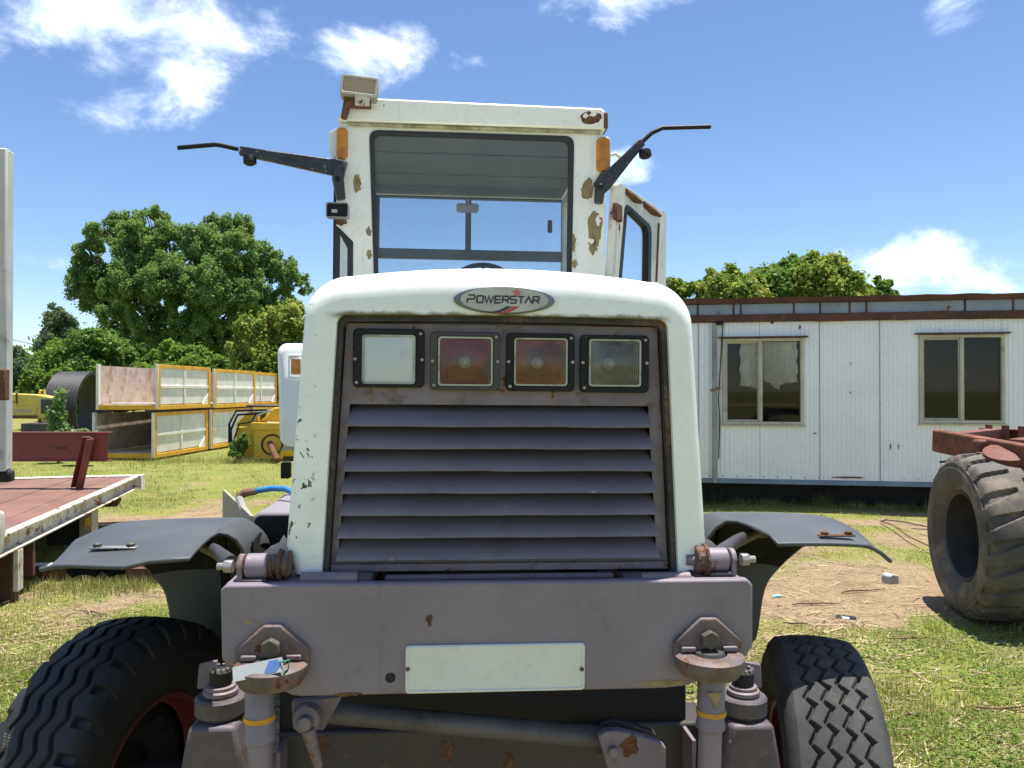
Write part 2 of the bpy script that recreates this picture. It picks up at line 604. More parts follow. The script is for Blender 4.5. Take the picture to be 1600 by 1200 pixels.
M['red'] = wear('oxide_red_paint', (0.185, 0.042, 0.03), 0.55, var=0.12, dirt=(0.62, 6, (0.12, 0.05, 0.035)), rust=(0.7, 9), chips=(0.76, 20, (0.4, 0.3, 0.25)))
M['deck'] = wear('rusty_red_deck', (0.175, 0.085, 0.064), 0.75, var=0.2, vscale=1.6, dirt=(0.52, 2.2, (0.25, 0.15, 0.10)), rust=(0.64, 4), bump=0.3)
M['orange_rust'] = wear('orange_rust', (0.17, 0.058, 0.032), 0.8, var=0.4, vscale=5, dirt=(0.5, 4, (0.11, 0.03, 0.02)), rust=(0.6, 10), bump=0.5)
M['chassis_red'] = wear('dull_red_chassis', (0.16, 0.045, 0.032), 0.7, var=0.3, vscale=5, dirt=(0.55, 5, (0.25, 0.13, 0.07)), rust=(0.6, 10), bump=0.4)
M['office'] = wear('office_white_sheet', (0.82, 0.83, 0.85), 0.5, var=0.04, vscale=1.2, dirt=(0.66, 2, (0.5, 0.47, 0.42)), rust=(0.80, 8), streak=(0.66, (0.58, 0.58, 0.57)), bump=0.04)
M['fascia'] = wear('blue_grey_fascia', (0.23, 0.27, 0.33), 0.55, var=0.14, vscale=2, rust=(0.62, 3.5), dirt=(0.56, 4, (0.17, 0.13, 0.11)), streak=(0.6, (0.22, 0.13, 0.09)))
M['rustbeam'] = wear('rusted_beam', (0.085, 0.036, 0.024), 0.8, var=0.4, vscale=3, rust=(0.66, 5), bump=0.5)
M['skid'] = wear('blue_grey_skid', (0.17, 0.23, 0.31), 0.6, var=0.15, rust=(0.66, 6))
M['winframe'] = wear('aluminium_beige', (0.46, 0.42, 0.33), 0.5, var=0.12, vscale=4, dirt=(0.55, 8, (0.2, 0.15, 0.09)))
M['pipe'] = wear('grey_pipe', (0.30, 0.29, 0.27), 0.6, var=0.2, dirt=(0.52, 5, (0.14, 0.1, 0.07)))
M['curtain'] = wear('lace_curtain', (0.88, 0.87, 0.78), 0.9, var=0.08, vscale=8)
M['culvert'] = wear('black_culvert', (0.03, 0.03, 0.032), 0.55, var=0.25, dirt=(0.55, 3, (0.08, 0.075, 0.065)))
M['tank'] = wear('mauve_tank', (0.24, 0.215, 0.235), 0.5, var=0.08, dirt=(0.6, 6, (0.2, 0.15, 0.1)), rust=(0.74, 10))
M['beige'] = wear('beige_board', (0.33, 0.29, 0.22), 0.7, var=0.12, dirt=(0.56, 5, (0.2, 0.16, 0.1)))
M['blue_hose'] = wear('blue_hose', (0.03, 0.20, 0.42), 0.4, var=0.1)
M['brass'] = wear('dirty_brass', (0.085, 0.07, 0.05), 0.6, var=0.3, vscale=30)
M['lining'] = wear('grey_headlining', (0.20, 0.21, 0.22), 0.8, var=0.08, vscale=2)
M['primer'] = wear('bare_filler', (0.27, 0.20, 0.095), 0.8, var=0.25, vscale=30, dirt=(0.55, 60, (0.12, 0.08, 0.03)), bump=0.5)
M['soil_piece'] = wear('bark_brown', (0.20, 0.12, 0.07), 0.9, var=0.4, vscale=30)
M['bark'] = wear('tree_bark', (0.10, 0.08, 0.06), 0.9, var=0.35, vscale=6, bump=0.6, bscale=20)
M['concrete'] = wear('concrete_grey', (0.36, 0.37, 0.36), 0.85, var=0.15, vscale=20, bump=0.4)
M['paper'] = wear('paper_white', (0.42, 0.43, 0.44), 0.7, var=0.06)
M['litter_blue'] = wear('litter_blue', (0.25, 0.48, 0.6), 0.6, var=0.1)
M['tag_blue'] = wear('tag_blue', (0.10, 0.20, 0.45), 0.4, var=0.1)
M['tag_green'] = wear('green_string', (0.03, 0.25, 0.12), 0.6, var=0.1)
M['amber'] = wear('amber_lens', (0.50, 0.19, 0.012), 0.22, var=0.3, vscale=12, dirt=(0.62, 14, (0.3, 0.18, 0.06)), bump=0.05)
M['lampglass_dull'] = wear('dulled_lamp_glass', (0.54, 0.57, 0.59), 0.35, var=0.03, chips=(0.745, 28, (0.1, 0.1, 0.1)), bump=0.04)
M['silver'] = wear('badge_silver', (0.47, 0.45, 0.40), 0.4, metal=0.25, var=0.12, vscale=14, dirt=(0.56, 16, (0.36, 0.28, 0.2)))
M['badge_rim'] = wear('badge_rim_grey', (0.16, 0.17, 0.19), 0.35, metal=0.5, var=0.15, vscale=10, dirt=(0.6, 12, (0.12, 0.10, 0.03)))
M['badge_dark'] = wear('badge_dark', (0.03, 0.035, 0.05), 0.4, var=0.2)
M['badge_red'] = wear('badge_red', (0.50, 0.045, 0.04), 0.4, var=0.15)
M['badge_pink'] = wear('badge_faded_red', (0.55, 0.17, 0.16), 0.4, var=0.15)
M['refl_red'] = wear('lamp_bowl_red_reflection', (0.52, 0.07, 0.065), 0.45, metal=0.35, var=0.35, vscale=14, dirt=(0.5, 14, (0.16, 0.06, 0.05)))  # bowl coloured red in place of the reflection of something red
M['refl_amber'] = wear('lamp_bowl_amber', (0.52, 0.17, 0.03), 0.45, metal=0.3, var=0.4, vscale=12, dirt=(0.5, 12, (0.16, 0.10, 0.06)))
M['refl_grey'] = wear('lamp_bowl_grey', (0.40, 0.37, 0.33), 0.42, metal=0.4, var=0.3, vscale=14, dirt=(0.5, 14, (0.15, 0.11, 0.08)))
M['refl_work'] = wear('lamp_bowl_brown', (0.46, 0.28, 0.13), 0.4, metal=0.1, var=0.2, vscale=20)
M['lens'] = glass_mat('lamp_lens', (0.82, 0.82, 0.80), 0.07, 0.06, None, 0.12)
M['lens_flute'] = glass_mat('fluted_lens', (0.85, 0.85, 0.82), 0.08, 0.06, 60, 0.05)
M['screen'] = glass_mat('cab_glass', (0.90, 0.93, 0.94), 0.03, 0.02, None, 0.03)
M['window'] = glass_mat('office_glass', (0.86, 0.86, 0.85), 0.02, 0.03, None, 0.004)
M['bulb'] = wear('bulb_glass', (0.5, 0.5, 0.48), 0.15, var=0.1)
M['torn'] = wear('torn_metal_lit', (0.50, 0.44, 0.38), 0.6, var=0.1, dirt=(0.6, 14), rust=(0.66, 20))  # torn metal, colour raised so the upright plate looks sunlit
M['fluted'] = wear('work_lamp_flutes', (0.50, 0.40, 0.27), 0.35, var=0.1)
M['mount'] = wear('rusty_mauve_casting', (0.125, 0.095, 0.095), 0.6, var=0.3, vscale=10, dirt=(0.5, 12, (0.07, 0.045, 0.035)), rust=(0.565, 14), bump=0.4)
M['ramp'] = wear('shaded_white_ramp', (0.50, 0.505, 0.46), 0.6, var=0.08, dirt=(0.56, 4, (0.26, 0.24, 0.17)), rust=(0.68, 7))  # white greyed to put the ramp's shaded face into the colour, plus dirt
M['rusty_white'] = wear('rust_bitten_white', (0.66, 0.63, 0.55), 0.6, var=0.1, dirt=(0.50, 5, (0.42, 0.25, 0.13)), rust=(0.575, 7), streak=(0.54, (0.40, 0.25, 0.14)), bump=0.3)
M['rimgrey'] = wear('dull_rim_grey', (0.045, 0.045, 0.05), 0.5, var=0.25, dirt=(0.5, 6, (0.05, 0.045, 0.04)), rust=(0.66, 9))
M['tierod'] = wear('grey_oily_bar', (0.10, 0.092, 0.10), 0.5, var=0.25, vscale=6, dirt=(0.5, 6, (0.05, 0.045, 0.035)), bump=0.2)
M['lens_fine'] = glass_mat('finely_ribbed_lens', (0.86, 0.84, 0.82), 0.07, 0.08, 95, 0.05)
M['hub'] = wear('dark_mauve_casting', (0.092, 0.074, 0.084), 0.55, var=0.25, vscale=8, dirt=(0.5, 8, (0.06, 0.05, 0.045)), rust=(0.68, 14), chips=(0.72, 40, (0.28, 0.24, 0.22)), bump=0.35, edge=((0.26, 0.23, 0.21), 0.7))
M['louvre'] = wear('dusty_louvre_paint', (0.170, 0.146, 0.163), 0.55, var=0.14, vscale=3, dirt=(0.54, 5, (0.12, 0.10, 0.09)), rust=(0.71, 12), chips=(0.74, 45, (0.30, 0.26, 0.22)), bump=0.3, bscale=9, streak=(0.60, (0.115, 0.097, 0.10)), edge=((0.24, 0.21, 0.21), 0.7))
# ================================================================== setting: ground
def soil(x, y):
    """0 = bare ground, 1 = full grass"""
    x, y = np.asarray(x, float), np.asarray(y, float)
    n = fbm(x * 0.35, y * 0.35, 3, 4)
    f = fbm(x * 1.5, y * 1.5, 9, 3)
    g = 0.66 + (n - 0.5) * 1.5 + (f - 0.5) * 1.25

    def patch(cx, cy, rx, ry, w, rot=0.0):
        c, s = math.cos(rot), math.sin(rot)
        u, v = ((x - cx) * c + (y - cy) * s) / rx, (-(x - cx) * s + (y - cy) * c) / ry
        return w * np.exp(-(u * u + v * v))
    g -= patch(2.9, 6.75, 1.5, 0.5, 0.72) + patch(3.5, 10.4, 2.6, 0.35, 0.5) + patch(3.6, 7.5, 0.6, 0.5, 0.4)
    g -= patch(-4.0, 10.4, 2.6, 0.8, 1.0) + patch(-3.6, 6.9, 1.3, 0.6, 0.5) + patch(-2.3, 4.2, 0.8, 0.7, 0.35)
    g -= patch(0, 2.6, 1.6, 1.6, 0.8) + patch(5.0, 6.2, 1.0, 0.8, 0.5)
    g += patch(1.9, 5.3, 1.5, 0.5, 0.45) + patch(2.8, 8.4, 1.6, 0.7, 0.5) + patch(-9, 20, 12, 6, 0.5)
    return np.clip(g, 0, 1)


def gz(x, y):
    return (fbm(np.asarray(x) * 0.5, np.asarray(y) * 0.5, 21, 3) - 0.5) * 0.07


def graded(lo, hi, step, far):
    a = list(np.arange(lo, hi + 1e-6, step))
    s, p, q = step, a[0], a[-1]
    left, right = [], []
    while q < far:
        s *= 1.22
        p -= s
        q += s
        left.append(p)
        right.append(q)
    return np.array(left[::-1] + a + right)


gx, gy = graded(-9, 9, 0.14, 900), graded(-1, 16, 0.14, 900)
GX, GY = np.meshgrid(gx, gy)
near = np.exp(-((GX / 40) ** 2 + ((GY - 8) / 40) ** 2))
GZ = gz(GX, GY) * near
nx, ny = len(gx), len(gy)
gv = np.stack([GX, GY, GZ], -1).reshape(-1, 3)
ii = (np.arange(ny - 1)[:, None] * nx + np.arange(nx - 1)[None, :]).ravel()
gf = np.stack([ii, ii + 1, ii + nx + 1, ii + nx], 1)
gm = bpy.data.meshes.new('ground')
gm.from_pydata(gv.tolist(), [], gf.tolist())
gm.shade_smooth()
att = gm.attributes.new('grass', 'FLOAT', 'POINT')
att.data.foreach_set('value', soil(GX, GY).ravel().astype(np.float32))
m, t, b = new_mat('ground_soil_and_turf')
P = t.coord()
at_ = t.node('ShaderNodeAttribute')
at_.attribute_name = 'grass'
g = t.math('ADD', at_.outputs['Fac'], t.math('MULTIPLY', t.math('SUBTRACT', t.noise(P, 3.5, 6, 0.7), 0.5), 0.9))
n1, n2, n3 = t.noise(P, 1.1, 5, 0.6), t.noise(P, 28, 5, 0.7), t.noise(t.scale(P, (1, 0.6, 1)), 75, 4, 0.7)
earth = t.mix(t.mapr(n2, 0.3, 0.7), (0.22, 0.155, 0.095), (0.37, 0.275, 0.17))
earth = t.mix(t.mapr(t.noise(P, 2.4, 6, 0.7), 0.42, 0.66, 0, 0.75), earth, (0.17, 0.12, 0.07))
earth = t.mix(t.mapr(n3, 0.55, 0.7, 0, 0.7), earth, (0.44, 0.36, 0.22))
turf = t.mix(t.mapr(n3, 0.35, 0.65), (0.11, 0.145, 0.028), (0.26, 0.27, 0.07))
turf = t.mix(t.mapr(n1, 0.4, 0.7, 0, 0.7), turf, (0.26, 0.24, 0.075))
turf = t.mix(t.mapr(n2, 0.58, 0.72, 0, 0.7), turf, (0.34, 0.28, 0.13))
t.put(b.inputs['Base Color'], t.mix(t.mapr(g, 0.25, 0.65), earth, turf))
b.inputs['Roughness'].default_value = 0.95
b.inputs['Specular IOR Level'].default_value = 0.1
t.put(b.inputs['Normal'], t.bump(t.math('ADD', n2, t.math('MULTIPLY', n3, 0.6)), 0.7, 0.03))
gm.materials.append(m)
go = bpy.data.objects.new('ground', gm)
COL.objects.link(go)
tag(go, 'dry yard ground of mown grass and sandy soil patches', 'ground', kind='structure')

# ================================================================== the haulage tractor
T = Matrix.Translation((-0.045, 1.87, 0)) @ Matrix.Rotation(rad(4.5), 4, 'Z') @ Matrix.Rotation(rad(0.45), 4, 'Y')
TR = empty('haulage_tractor', T, 'big white haulage tractor with mauve louvred grille facing the camera', 'tractor')


def L(px, py, yl):
    return hit(T, px, py, yl)


def Q(px, py, yl):
    p = L(px, py, yl)
    return (p.x, p.z)


def tp(name, mb, mat, parent=None, **k):
    """a part in tractor coordinates"""
    return part(name, mb, mat, parent or TR, **k)


# ---- bonnet shell
YF = 0.07


def arch(hw0, hw1, z0, zt, r, crown, cx, cut=0.0, k=(10, 12, 24)):
    """open outline from bottom left up and over to bottom right"""
    nS, nC, nT = k
    left = []
    for i in range(nS):
        f = i / (nS - 1)
        z = z0 + (zt - r - z0) * f
        hw = hw0 + (hw1 - hw0) * f
        if i == 0:
            hw -= cut
        left.append((-hw, z))
    for i in range(1, nC + 1):
        a = rad(90 * i / nC)
        left.append((-hw1 + r * (1 - math.cos(a)), zt - r + r * math.sin(a)))
    top = []
    x0 = -hw1 + r
    for i in range(1, nT):
        f = i / nT
        x = x0 + (-2 * x0) * f
        top.append((x, zt + crown * (1 - (x / x0) ** 2)))
    full = left + top + [(-x, z) for x, z in reversed(left)]
    return [(x + cx, z) for x, z in full]


CXB = 0.012
zb, zt_ = 1.338, 2.092
out_o = arch(0.541, 0.500, zb, zt_, 0.115, 0.028, CXB, 0.028)
out_i = arch(0.505, 0.462, zb + 0.006, zt_ - 0.075, 0.07, 0.02, CXB, 0.02)
opn = arch(0.450, 0.419, zb - 0.004, 1.984, 0.022, 0.004, CXB + 0.006)
rings = [[(x, YF + 0.06, z) for x, z in opn], [(x, YF + 0.006, z) for x, z in opn],
         [(x + (xo - x) * 0.03, YF, z + (zo - z) * 0.03) for (x, z), (xo, zo) in zip(opn, out_i)]]
rings.append([(x, YF, z) for x, z in out_i])
for k in range(1, 8):
    a = rad(90 * k / 7)
    rg = []
    for (xi, zi), (xo, zo) in zip(out_i, out_o):
        dep = max(0.03, math.hypot(xo - xi, zo - zi)) * 1.05
        rg.append((xi + (xo - xi) * math.sin(a), YF + dep * (1 - math.cos(a)), zi + (zo - zi) * math.sin(a)))
    rings.append(rg)
for y, s in ((0.5, 1.0), (1.2, 0.995), (1.9, 0.985), (2.42, 0.97)):
    rings.append([((x - CXB) * s + CXB, y, z - 0.0 + (0.012 * min(y, 1.2) if z > 1.9 else 0)) for x, z in out_o])
mb = MB().loft([[Vector(p) for p in r] for r in rings], closed=False)
tp('bonnet', mb, M['bonnet'], smooth=50)
# raised crease that runs back along the bonnet top
mb = MB().tube([(0.0, 0.14, 2.109), (0.012, 0.3, 2.124), (0.02, 1.0, 2.131)], [0.004, 0.009, 0.009], 8)
tp('bonnet_crease', mb, M['bonnet'])
# rubber strip round the opening
mb = MB()
inn = arch(0.436, 0.405, zb - 0.004, 1.970, 0.02, 0.004, CXB + 0.006)
mb.loft([[Vector((x, YF + 0.012, z)) for x, z in opn], [Vector((x, YF + 0.010, z)) for x, z in inn], [Vector((x, YF + 0.055, z)) for x, z in inn]], closed=False)
tp('grille_seal', mb, wear('perished_seal', (0.045, 0.038, 0.033), 0.75, var=0.4, vscale=12, rust=(0.60, 12), bump=0.4))

# ---- grille panel: sheet pieces round four lamp openings and the louvre bay
YP = 0.105
lens_px = [(566, 524, 650, 600), (684, 527, 770, 603), (802, 529, 886, 603), (918, 531, 1000, 604)]
bez_px = [(552, 515, 664, 605), (672, 520, 781, 609), (790, 522, 897, 611), (905, 525, 1012, 613)]
lens = [(*Q(a, d, YP), *Q(c, b_, YP)) for a, b_, c, d in lens_px]
bez = [(*Q(a, d, YP), *Q(c, b_, YP)) for a, b_, c, d in bez_px]
zr0 = min(l[1] for l in lens)
zr1 = max(l[3] for l in lens)
xl_t, xr_t, xl_b, xr_b = -0.394 + CXB, 0.406 + CXB, -0.428 + CXB, 0.438 + CXB
ztop = 1.968
zl_t = L(780, 633, YP).z          # top of the louvre bay
zl_b = L(780, 872, YP).z
zbot = L(780, 889, YP).z


def edge(z, side):
    f = (ztop - z) / (ztop - zbot)
    return xl_t + (xl_b - xl_t) * f if side < 0 else xr_t + (xr_b - xr_t) * f


mb = MB()


def plate(zlo, zhi, a, b_):
    """sheet piece between heights; a, b_ are x values or 'L'/'R' for the sloping sides"""
    p = [(edge(zlo, -1) if a == 'L' else a, zlo), (edge(zlo, 1) if b_ == 'R' else b_, zlo), (edge(zhi, 1) if b_ == 'R' else b_, zhi), (edge(zhi, -1) if a == 'L' else a, zhi)]
    mb.prism(p, YP, YP + 0.004)


plate(zr1, ztop, 'L', 'R')
plate(zl_t, zr0, 'L', 'R')
xs = ['L']
for l in lens:
    xs += [l[0], l[2]]
xs.append('R')
for i in range(0, len(xs), 2):
    plate(zr0, zr1, xs[i], xs[i + 1])
bx0, bx1, bb0, bb1 = L(547, 633, YP).x, L(1013, 640, YP).x, L(528, 872, YP).x, L(1026, 872, YP).x
mb.prism([(edge(zl_b, -1), zl_b), (bb0, zl_b), (bx0, zl_t), (edge(zl_t, -1), zl_t)], YP, YP + 0.004)
mb.prism([(bb1, zl_b), (edge(zl_b, 1), zl_b), (edge(zl_t, 1), zl_t), (bx1, zl_t)], YP, YP + 0.004)
plate(zbot, zl_b, 'L', 'R')
mb.box(edge(zbot, -1) + 0.002, edge(zbot, 1) - 0.002, YP - 0.012, YP - 0.001, zbot, zbot + 0.018)
mb.box(bb0 - 0.05, bb0 - 0.042, YP - 0.004, YP - 0.001, zl_b, zl_t)
tp('grille_panel', mb, M['mauve_rust'], smooth=0)
# louvres
NL = 7
lz = [zl_t + (zl_b - zl_t) * i / NL for i in range(NL + 1)]
for i in range(NL):
    zt0, zb0 = lz[i] - 0.004, lz[i + 1] + 0.002
    f0, f1 = i / NL, (i + 1) / NL
    a0, a1 = bx0 + (bb0 - bx0) * f0 + 0.002, bx0 + (bb0 - bx0) * f1 - 0.002
    c0, c1 = bx1 + (bb1 - bx1) * f0 - 0.002, bx1 + (bb1 - bx1) * f1 + 0.003
    mb = MB()
    secs = [(-0.22, YP + 0.062), (0.0, YP + 0.042), (0.2, YP + 0.022), (0.45, YP + 0.001), (0.72, YP - 0.016), (0.92, YP - 0.024), (1.0, YP - 0.0255)]
    rows = []
    for f, y in secs:
        z = zt0 + (zb0 - zt0) * f
        xa, xb = a0 + (a1 - a0) * f, c0 + (c1 - c0) * f
        n = 16
        rows.append([Vector((xa + (xb - xa) * k / n, y + 0.0012 * math.sin(k * 0.9 + i * 2.1) * f, z + 0.0006 * math.sin(k * 0.8 + i * 1.7) + (0.0008 if (k * 7 + i * 3) % 11 == 0 else 0) * f)) for k in range(n + 1)])
    mb.sheet(rows, 0.003, (0, 1, -0.6))
    tp('louvre', mb, M['louvre'], smooth=50)
mb = MB().box(bb0 - 0.03, bb1 + 0.03, 0.20, 0.26, zbot - 0.02, 1.97)
for i in range(34):
    mb.box(bb0 + 0.01 + i * 0.028, bb0 + 0.016 + i * 0.028, 0.19, 0.20, zbot, zl_t)
tp('radiator', mb, M['dark'], smooth=0)

# ---- headlamps
lamp_lab = ['lamp with opaque pale grey lens', 'lamp with a red reflection coloured into its bowl and a plain dark grey bezel', 'lamp with amber orange stain low in the bowl', 'lamp with fluted grey brown lens']
refl = [None, M['refl_red'], M['refl_amber'], M['refl_grey']]
bezmat = [M['black'], M['mauve_dirty_shaded'], M['black'], M['black']]
for i in range(4):
    x0, z0, x1, z1 = lens[i]
    X0, Z0, X1, Z1 = bez[i]
    cx, cz = (x0 + x1) / 2, (z0 + z1) / 2
    h = tp('headlight', MB().ringprism(rrect(X0, X1, Z0, Z1, 0.012), rrect(x0, x1, z0, z1, 0.008), YP - 0.016, YP - 0.001), bezmat[i], bevel=0.003, label=lamp_lab[i])
    tp('lamp_rim', MB().ringprism(rrect(x0 + .0005, x1 - .0005, z0 + .0005, z1 - .0005, 0.008), rrect(x0 + 0.005, x1 - 0.005, z0 + 0.005, z1 - 0.005, 0.006), YP - 0.017, YP + 0.01), wear('lamp_rim_%d' % i, (0.36, 0.37, 0.30), 0.5, var=0.2, dirt=(0.5, 20, (0.2, 0.18, 0.1))), h)
    n = 16
    grid = []
    for a in range(n + 1):
        row = []
        for c in range(n + 1):
            u, v = 2 * c / n - 1, 2 * a / n - 1
            row.append(Vector((cx + u * (x1 - x0) / 2 * 0.955, YP - 0.013 - 0.006 * (1 - u * u) * (1 - v * v), cz + v * (z1 - z0) / 2 * 0.955)))
        grid.append(row)
    lm = [M['lampglass_dull'], M['lens_fine'], M['lens_fine'], M['lens_flute']][i]
    mb = MB()
    mb.loft(grid, closed=False)
    tp('lens', mb, lm, h, smooth=60)
    if refl[i]:
        grid = []
        for a in range(n + 1):
            row = []
            for c in range(n + 1):
                u, v = 2 * c / n - 1, 2 * a / n - 1
                q = min(1.0, max(abs(u), abs(v)) ** 2 * 0.5 + (u * u + v * v) * 0.5)
                row.append(Vector((cx + u * (x1 - x0) / 2, YP + 0.002 + 0.07 * (1 - q), cz + v * (z1 - z0) / 2)))
            grid.append(row)
        tp('reflector', MB().loft(grid, closed=False), refl[i], h, smooth=60)
        tp('bulb', MB().lathe([(0.016, 0), (0.016, 0.01), (0.010, 0.012), (0.009, 0.034), (0.004, 0.038)], (cx, YP + 0.07, cz), (0, -1, 0), 16), M['bulb'], h)
    for sx, sz in ((X0 + 0.006, cz), (X1 - 0.006, cz), (X0 + 0.010, Z0 + 0.012), (X1 - 0.010, Z1 - 0.012)):
        tp('screw', MB().lathe([(0.0042, 0), (0.0042, 0.003), (0.002, 0.0042)], (sx, YP - 0.016, sz), (0, -1, 0), 10), M['steel'], h)

# ---- oval badge with the maker's word
bc = L(788, 469, YF)
bw, bh = (L(867, 469, YF).x - L(709, 469, YF).x) / 2, (L(788, 447, YF).z - L(788, 491, YF).z) / 2


def ell(a, c, n=56, ox=0.0, oz=0.0):
    return [(bc.x + ox + a * math.cos(2 * math.pi * k / n), bc.z + oz + c * math.sin(2 * math.pi * k / n)) for k in range(n)]


badge = tp('badge', MB().prism(ell(bw, bh), YF - 0.010, YF + 0.002), M['badge_rim'], bevel=0.004)
tp('badge_plate', MB().prism(ell(bw * 0.865, bh * 0.90), YF - 0.0115, YF - 0.0098), M['silver'], badge)
glyph = {
    'P': ([[(0, 0), (0.06, 0.5), (0.95, 0.5), (1.05, 0.62), (1.08, 0.88), (1.0, 1.0), (0.12, 1.0)]], 1.25),
    'O': ([[(0.12, 0), (0.9, 0), (1.0, 0.15), (1.04, 0.85), (0.95, 1), (0.17, 1), (0.05, 0.85), (0.0, 0.15), (0.12, 0)]], 1.22),
    'W': ([[(0, 1), (0.28, 0), (0.68, 0.95), (0.95, 0), (1.42, 1)]], 1.5),
    'E': ([[(1.0, 1), (0.08, 1), (0, 0), (0.95, 0)], [(0.05, 0.5), (0.95, 0.5)]], 1.16),
    'R': ([[(0, 0), (0.08, 1), (0.95, 1), (1.04, 0.85), (1.02, 0.6), (0.92, 0.48), (0.1, 0.48)], [(0.6, 0.46), (1.0, 0)]], 1.2),
    'S': ([[(1.02, 1), (0.15, 1), (0.05, 0.85), (0.05, 0.62), (0.15, 0.5), (0.9, 0.5), (1.0, 0.38), (0.98, 0.12), (0.88, 0), (0.0, 0)]], 1.16),
    'T': ([[(0, 1), (1.1, 1)], [(0.56, 0.98), (0.5, 0)]], 1.1),
    'A': ([[(0, 0), (0.62, 1), (1.15, 0)]], 1.22),
}


def ribbon(pts, w, y0, y1, mb):
    """flat stroke of width w along a polyline in (x, z), mitred"""
    pts = [Vector(p) for p in pts]
    closed = (pts[0] - pts[-1]).length < 1e-6
    if closed:
        pts = pts[:-1]
    n = len(pts)
    Lp, Rp = [], []
    for i, p in enumerate(pts):
        a = pts[i - 1] if (i > 0 or closed) else None
        c = pts[(i + 1) % n] if (i < n - 1 or closed) else None
        d0 = (p - a).normalized() if a is not None else (c - p).normalized()
        d1 = (c - p).normalized() if c is not None else d0
        n0, n1 = Vector((-d0.y, d0.x)), Vector((-d1.y, d1.x))
        mm = (n0 + n1).normalized()
        s = w / 2 / max(0.45, mm.dot(n0))
        Lp.append(p + mm * s)
        Rp.append(p - mm * s)
    vs, fs = [], []
    for y in (y0, y1):
        vs += [(q.x, y, q.y) for q in Lp] + [(q.x, y, q.y) for q in Rp]
    for i in range(n if closed else n - 1):
        j = (i + 1) % n
        fs += [(i, j, j + n, i + n), (i, i + 2 * n, j + 2 * n, j), (i + n, j + n, j + 3 * n, i + 3 * n), (i + 2 * n, i + 3 * n, j + 3 * n, j + 2 * n)]
    if not closed:
        fs += [(0, n, 3 * n, 2 * n), (n - 1, 3 * n - 1, 4 * n - 1, 2 * n - 1)]
    mb.add(vs, fs)


mb = MB()
word = 'POWERSTAR'
adv = sum(glyph[ch][1] for ch in word)
sc = bw * 1.45 / (adv + 0.25)
cur, k = bc.x - bw * 0.735, 0
for i, ch in enumerate(word):
    s = sc * (1.18 if i == 0 else 1.0)
    zb_ = bc.z - 0.0085 - (0.0012 if i == 0 else 0)
    for st in glyph[ch][0]:
        ribbon([(cur + x * s * 0.93, zb_ + z * s * 1.02) for x, z in st], sc * 0.24, YF - 0.0128 - 0.0003 * (k % 2), YF - 0.0112, mb)
        k += 1
    cur += glyph[ch][1] * s
tp('badge_lettering', mb, M['badge_dark'], badge, smooth=0)
st = []
for k in range(10):
    a, r_ = rad(90 + 36 * k), (0.0125 if k % 2 == 0 else 0.0052)
    st.append((bc.x + bw * 0.24 - r_ * math.cos(a) * 1.15, bc.z + bh * 0.50 + r_ * math.sin(a)))
st.reverse()
tp('badge_star', MB().prism(st[::-1], YF - 0.0126, YF - 0.0112), M['badge_pink'], badge, smooth=0)
up = [(-0.45, -0.90), (-0.3, -0.88), (-0.15, -0.80), (-0.04, -0.64), (0.03, -0.46)]
lo = [(-0.45, -0.92), (-0.28, -0.94), (-0.10, -0.90), (0.04, -0.72), (0.16, -0.46)]
lo2 = [(-0.2, -0.955), (0.0, -0.95), (0.12, -0.84), (0.22, -0.66), (0.29, -0.46)]


def blade(a, c, m):
    vs = [(bc.x + x * bw, y, bc.z + z * bh) for y in (YF - 0.0126, YF - 0.0112) for x, z in a + c]
    n = len(a)
    fs = [(i, i + n, i + n + 1, i + 1) for i in range(n - 1)] + [(i + 2 * n, i + 1 + 2 * n, i + n + 1 + 2 * n, i + n + 2 * n) for i in range(n - 1)]
    tp('badge_swoosh', MB().add(vs, fs), m, badge, smooth=0)


blade(up, lo, M['badge_dark'])
blade([(x + 0.015, z - 0.012) for x, z in lo], lo2, M['badge_red'])

# ---- front bumper plate
YB = 0.0
bt_l, bt_r = L(344, 914, YB), L(1176, 905, YB)
zt_b = (bt_l.z + bt_r.z) / 2
pl = [Q(346, 1033, YB), Q(455, 1087, YB), Q(470, 1089, YB), Q(1040, 1076, YB), Q(1075, 1072, YB), Q(1165, 1028, YB), Q(1177, 1010, YB), Q(1177, 914, YB), Q(1169, 905, YB), Q(352, 914, YB), Q(344, 922, YB)]
bumper = tp('bumper', MB().prism(pl, YB, YB + 0.03), M['mauve'], bevel=0.006, smooth=30)
xl, xr = pl[0][0], pl[5][0]
mb = MB()
for s, x in ((-1, xl), (1, xr)):
    mb.box(min(x, x - s * 0.02), max(x, x - s * 0.02), 0.031, 0.20, 1.13, zt_b - 0.003)
    mb.box(min(x - s * 0.021, x - s * 0.30), max(x - s * 0.021, x - s * 0.30), 0.031, 0.19, zt_b - 0.028, zt_b - 0.005)
tp('bumper_return', mb, M['mauve_rust'], bumper, bevel=0.003)
hc = L(610, 1059, YB)
tp('tow_hole_disc', MB().lathe([(0.0125, 0), (0.0118, 0.0012)], (hc.x, 0.0, hc.z), (0, -1, 0), 20, False, True), M['dark'], bumper, smooth=0)  # dark disc on the plate, its colour standing for a hole's shade
rr = random.Random(3)


def scab(px, py, w, h, mat, yl, name, parent, n=14, jag=0.35, seed=0):
    """a thin flake of other colour standing a hair proud of the sheet"""
    r_ = random.Random(seed)
    c = L(px, py, yl)
    poly = []
    for k in range(n):
        a = 2 * math.pi * k / n
        f = 1 + r_.uniform(-jag, jag)
        poly.append((c.x + math.cos(a) * w / 2 * f, c.z + math.sin(a) * h / 2 * f))
    return tp(name, MB().prism(poly, yl - 0.0012, yl + 0.0005), mat, parent, smooth=0)


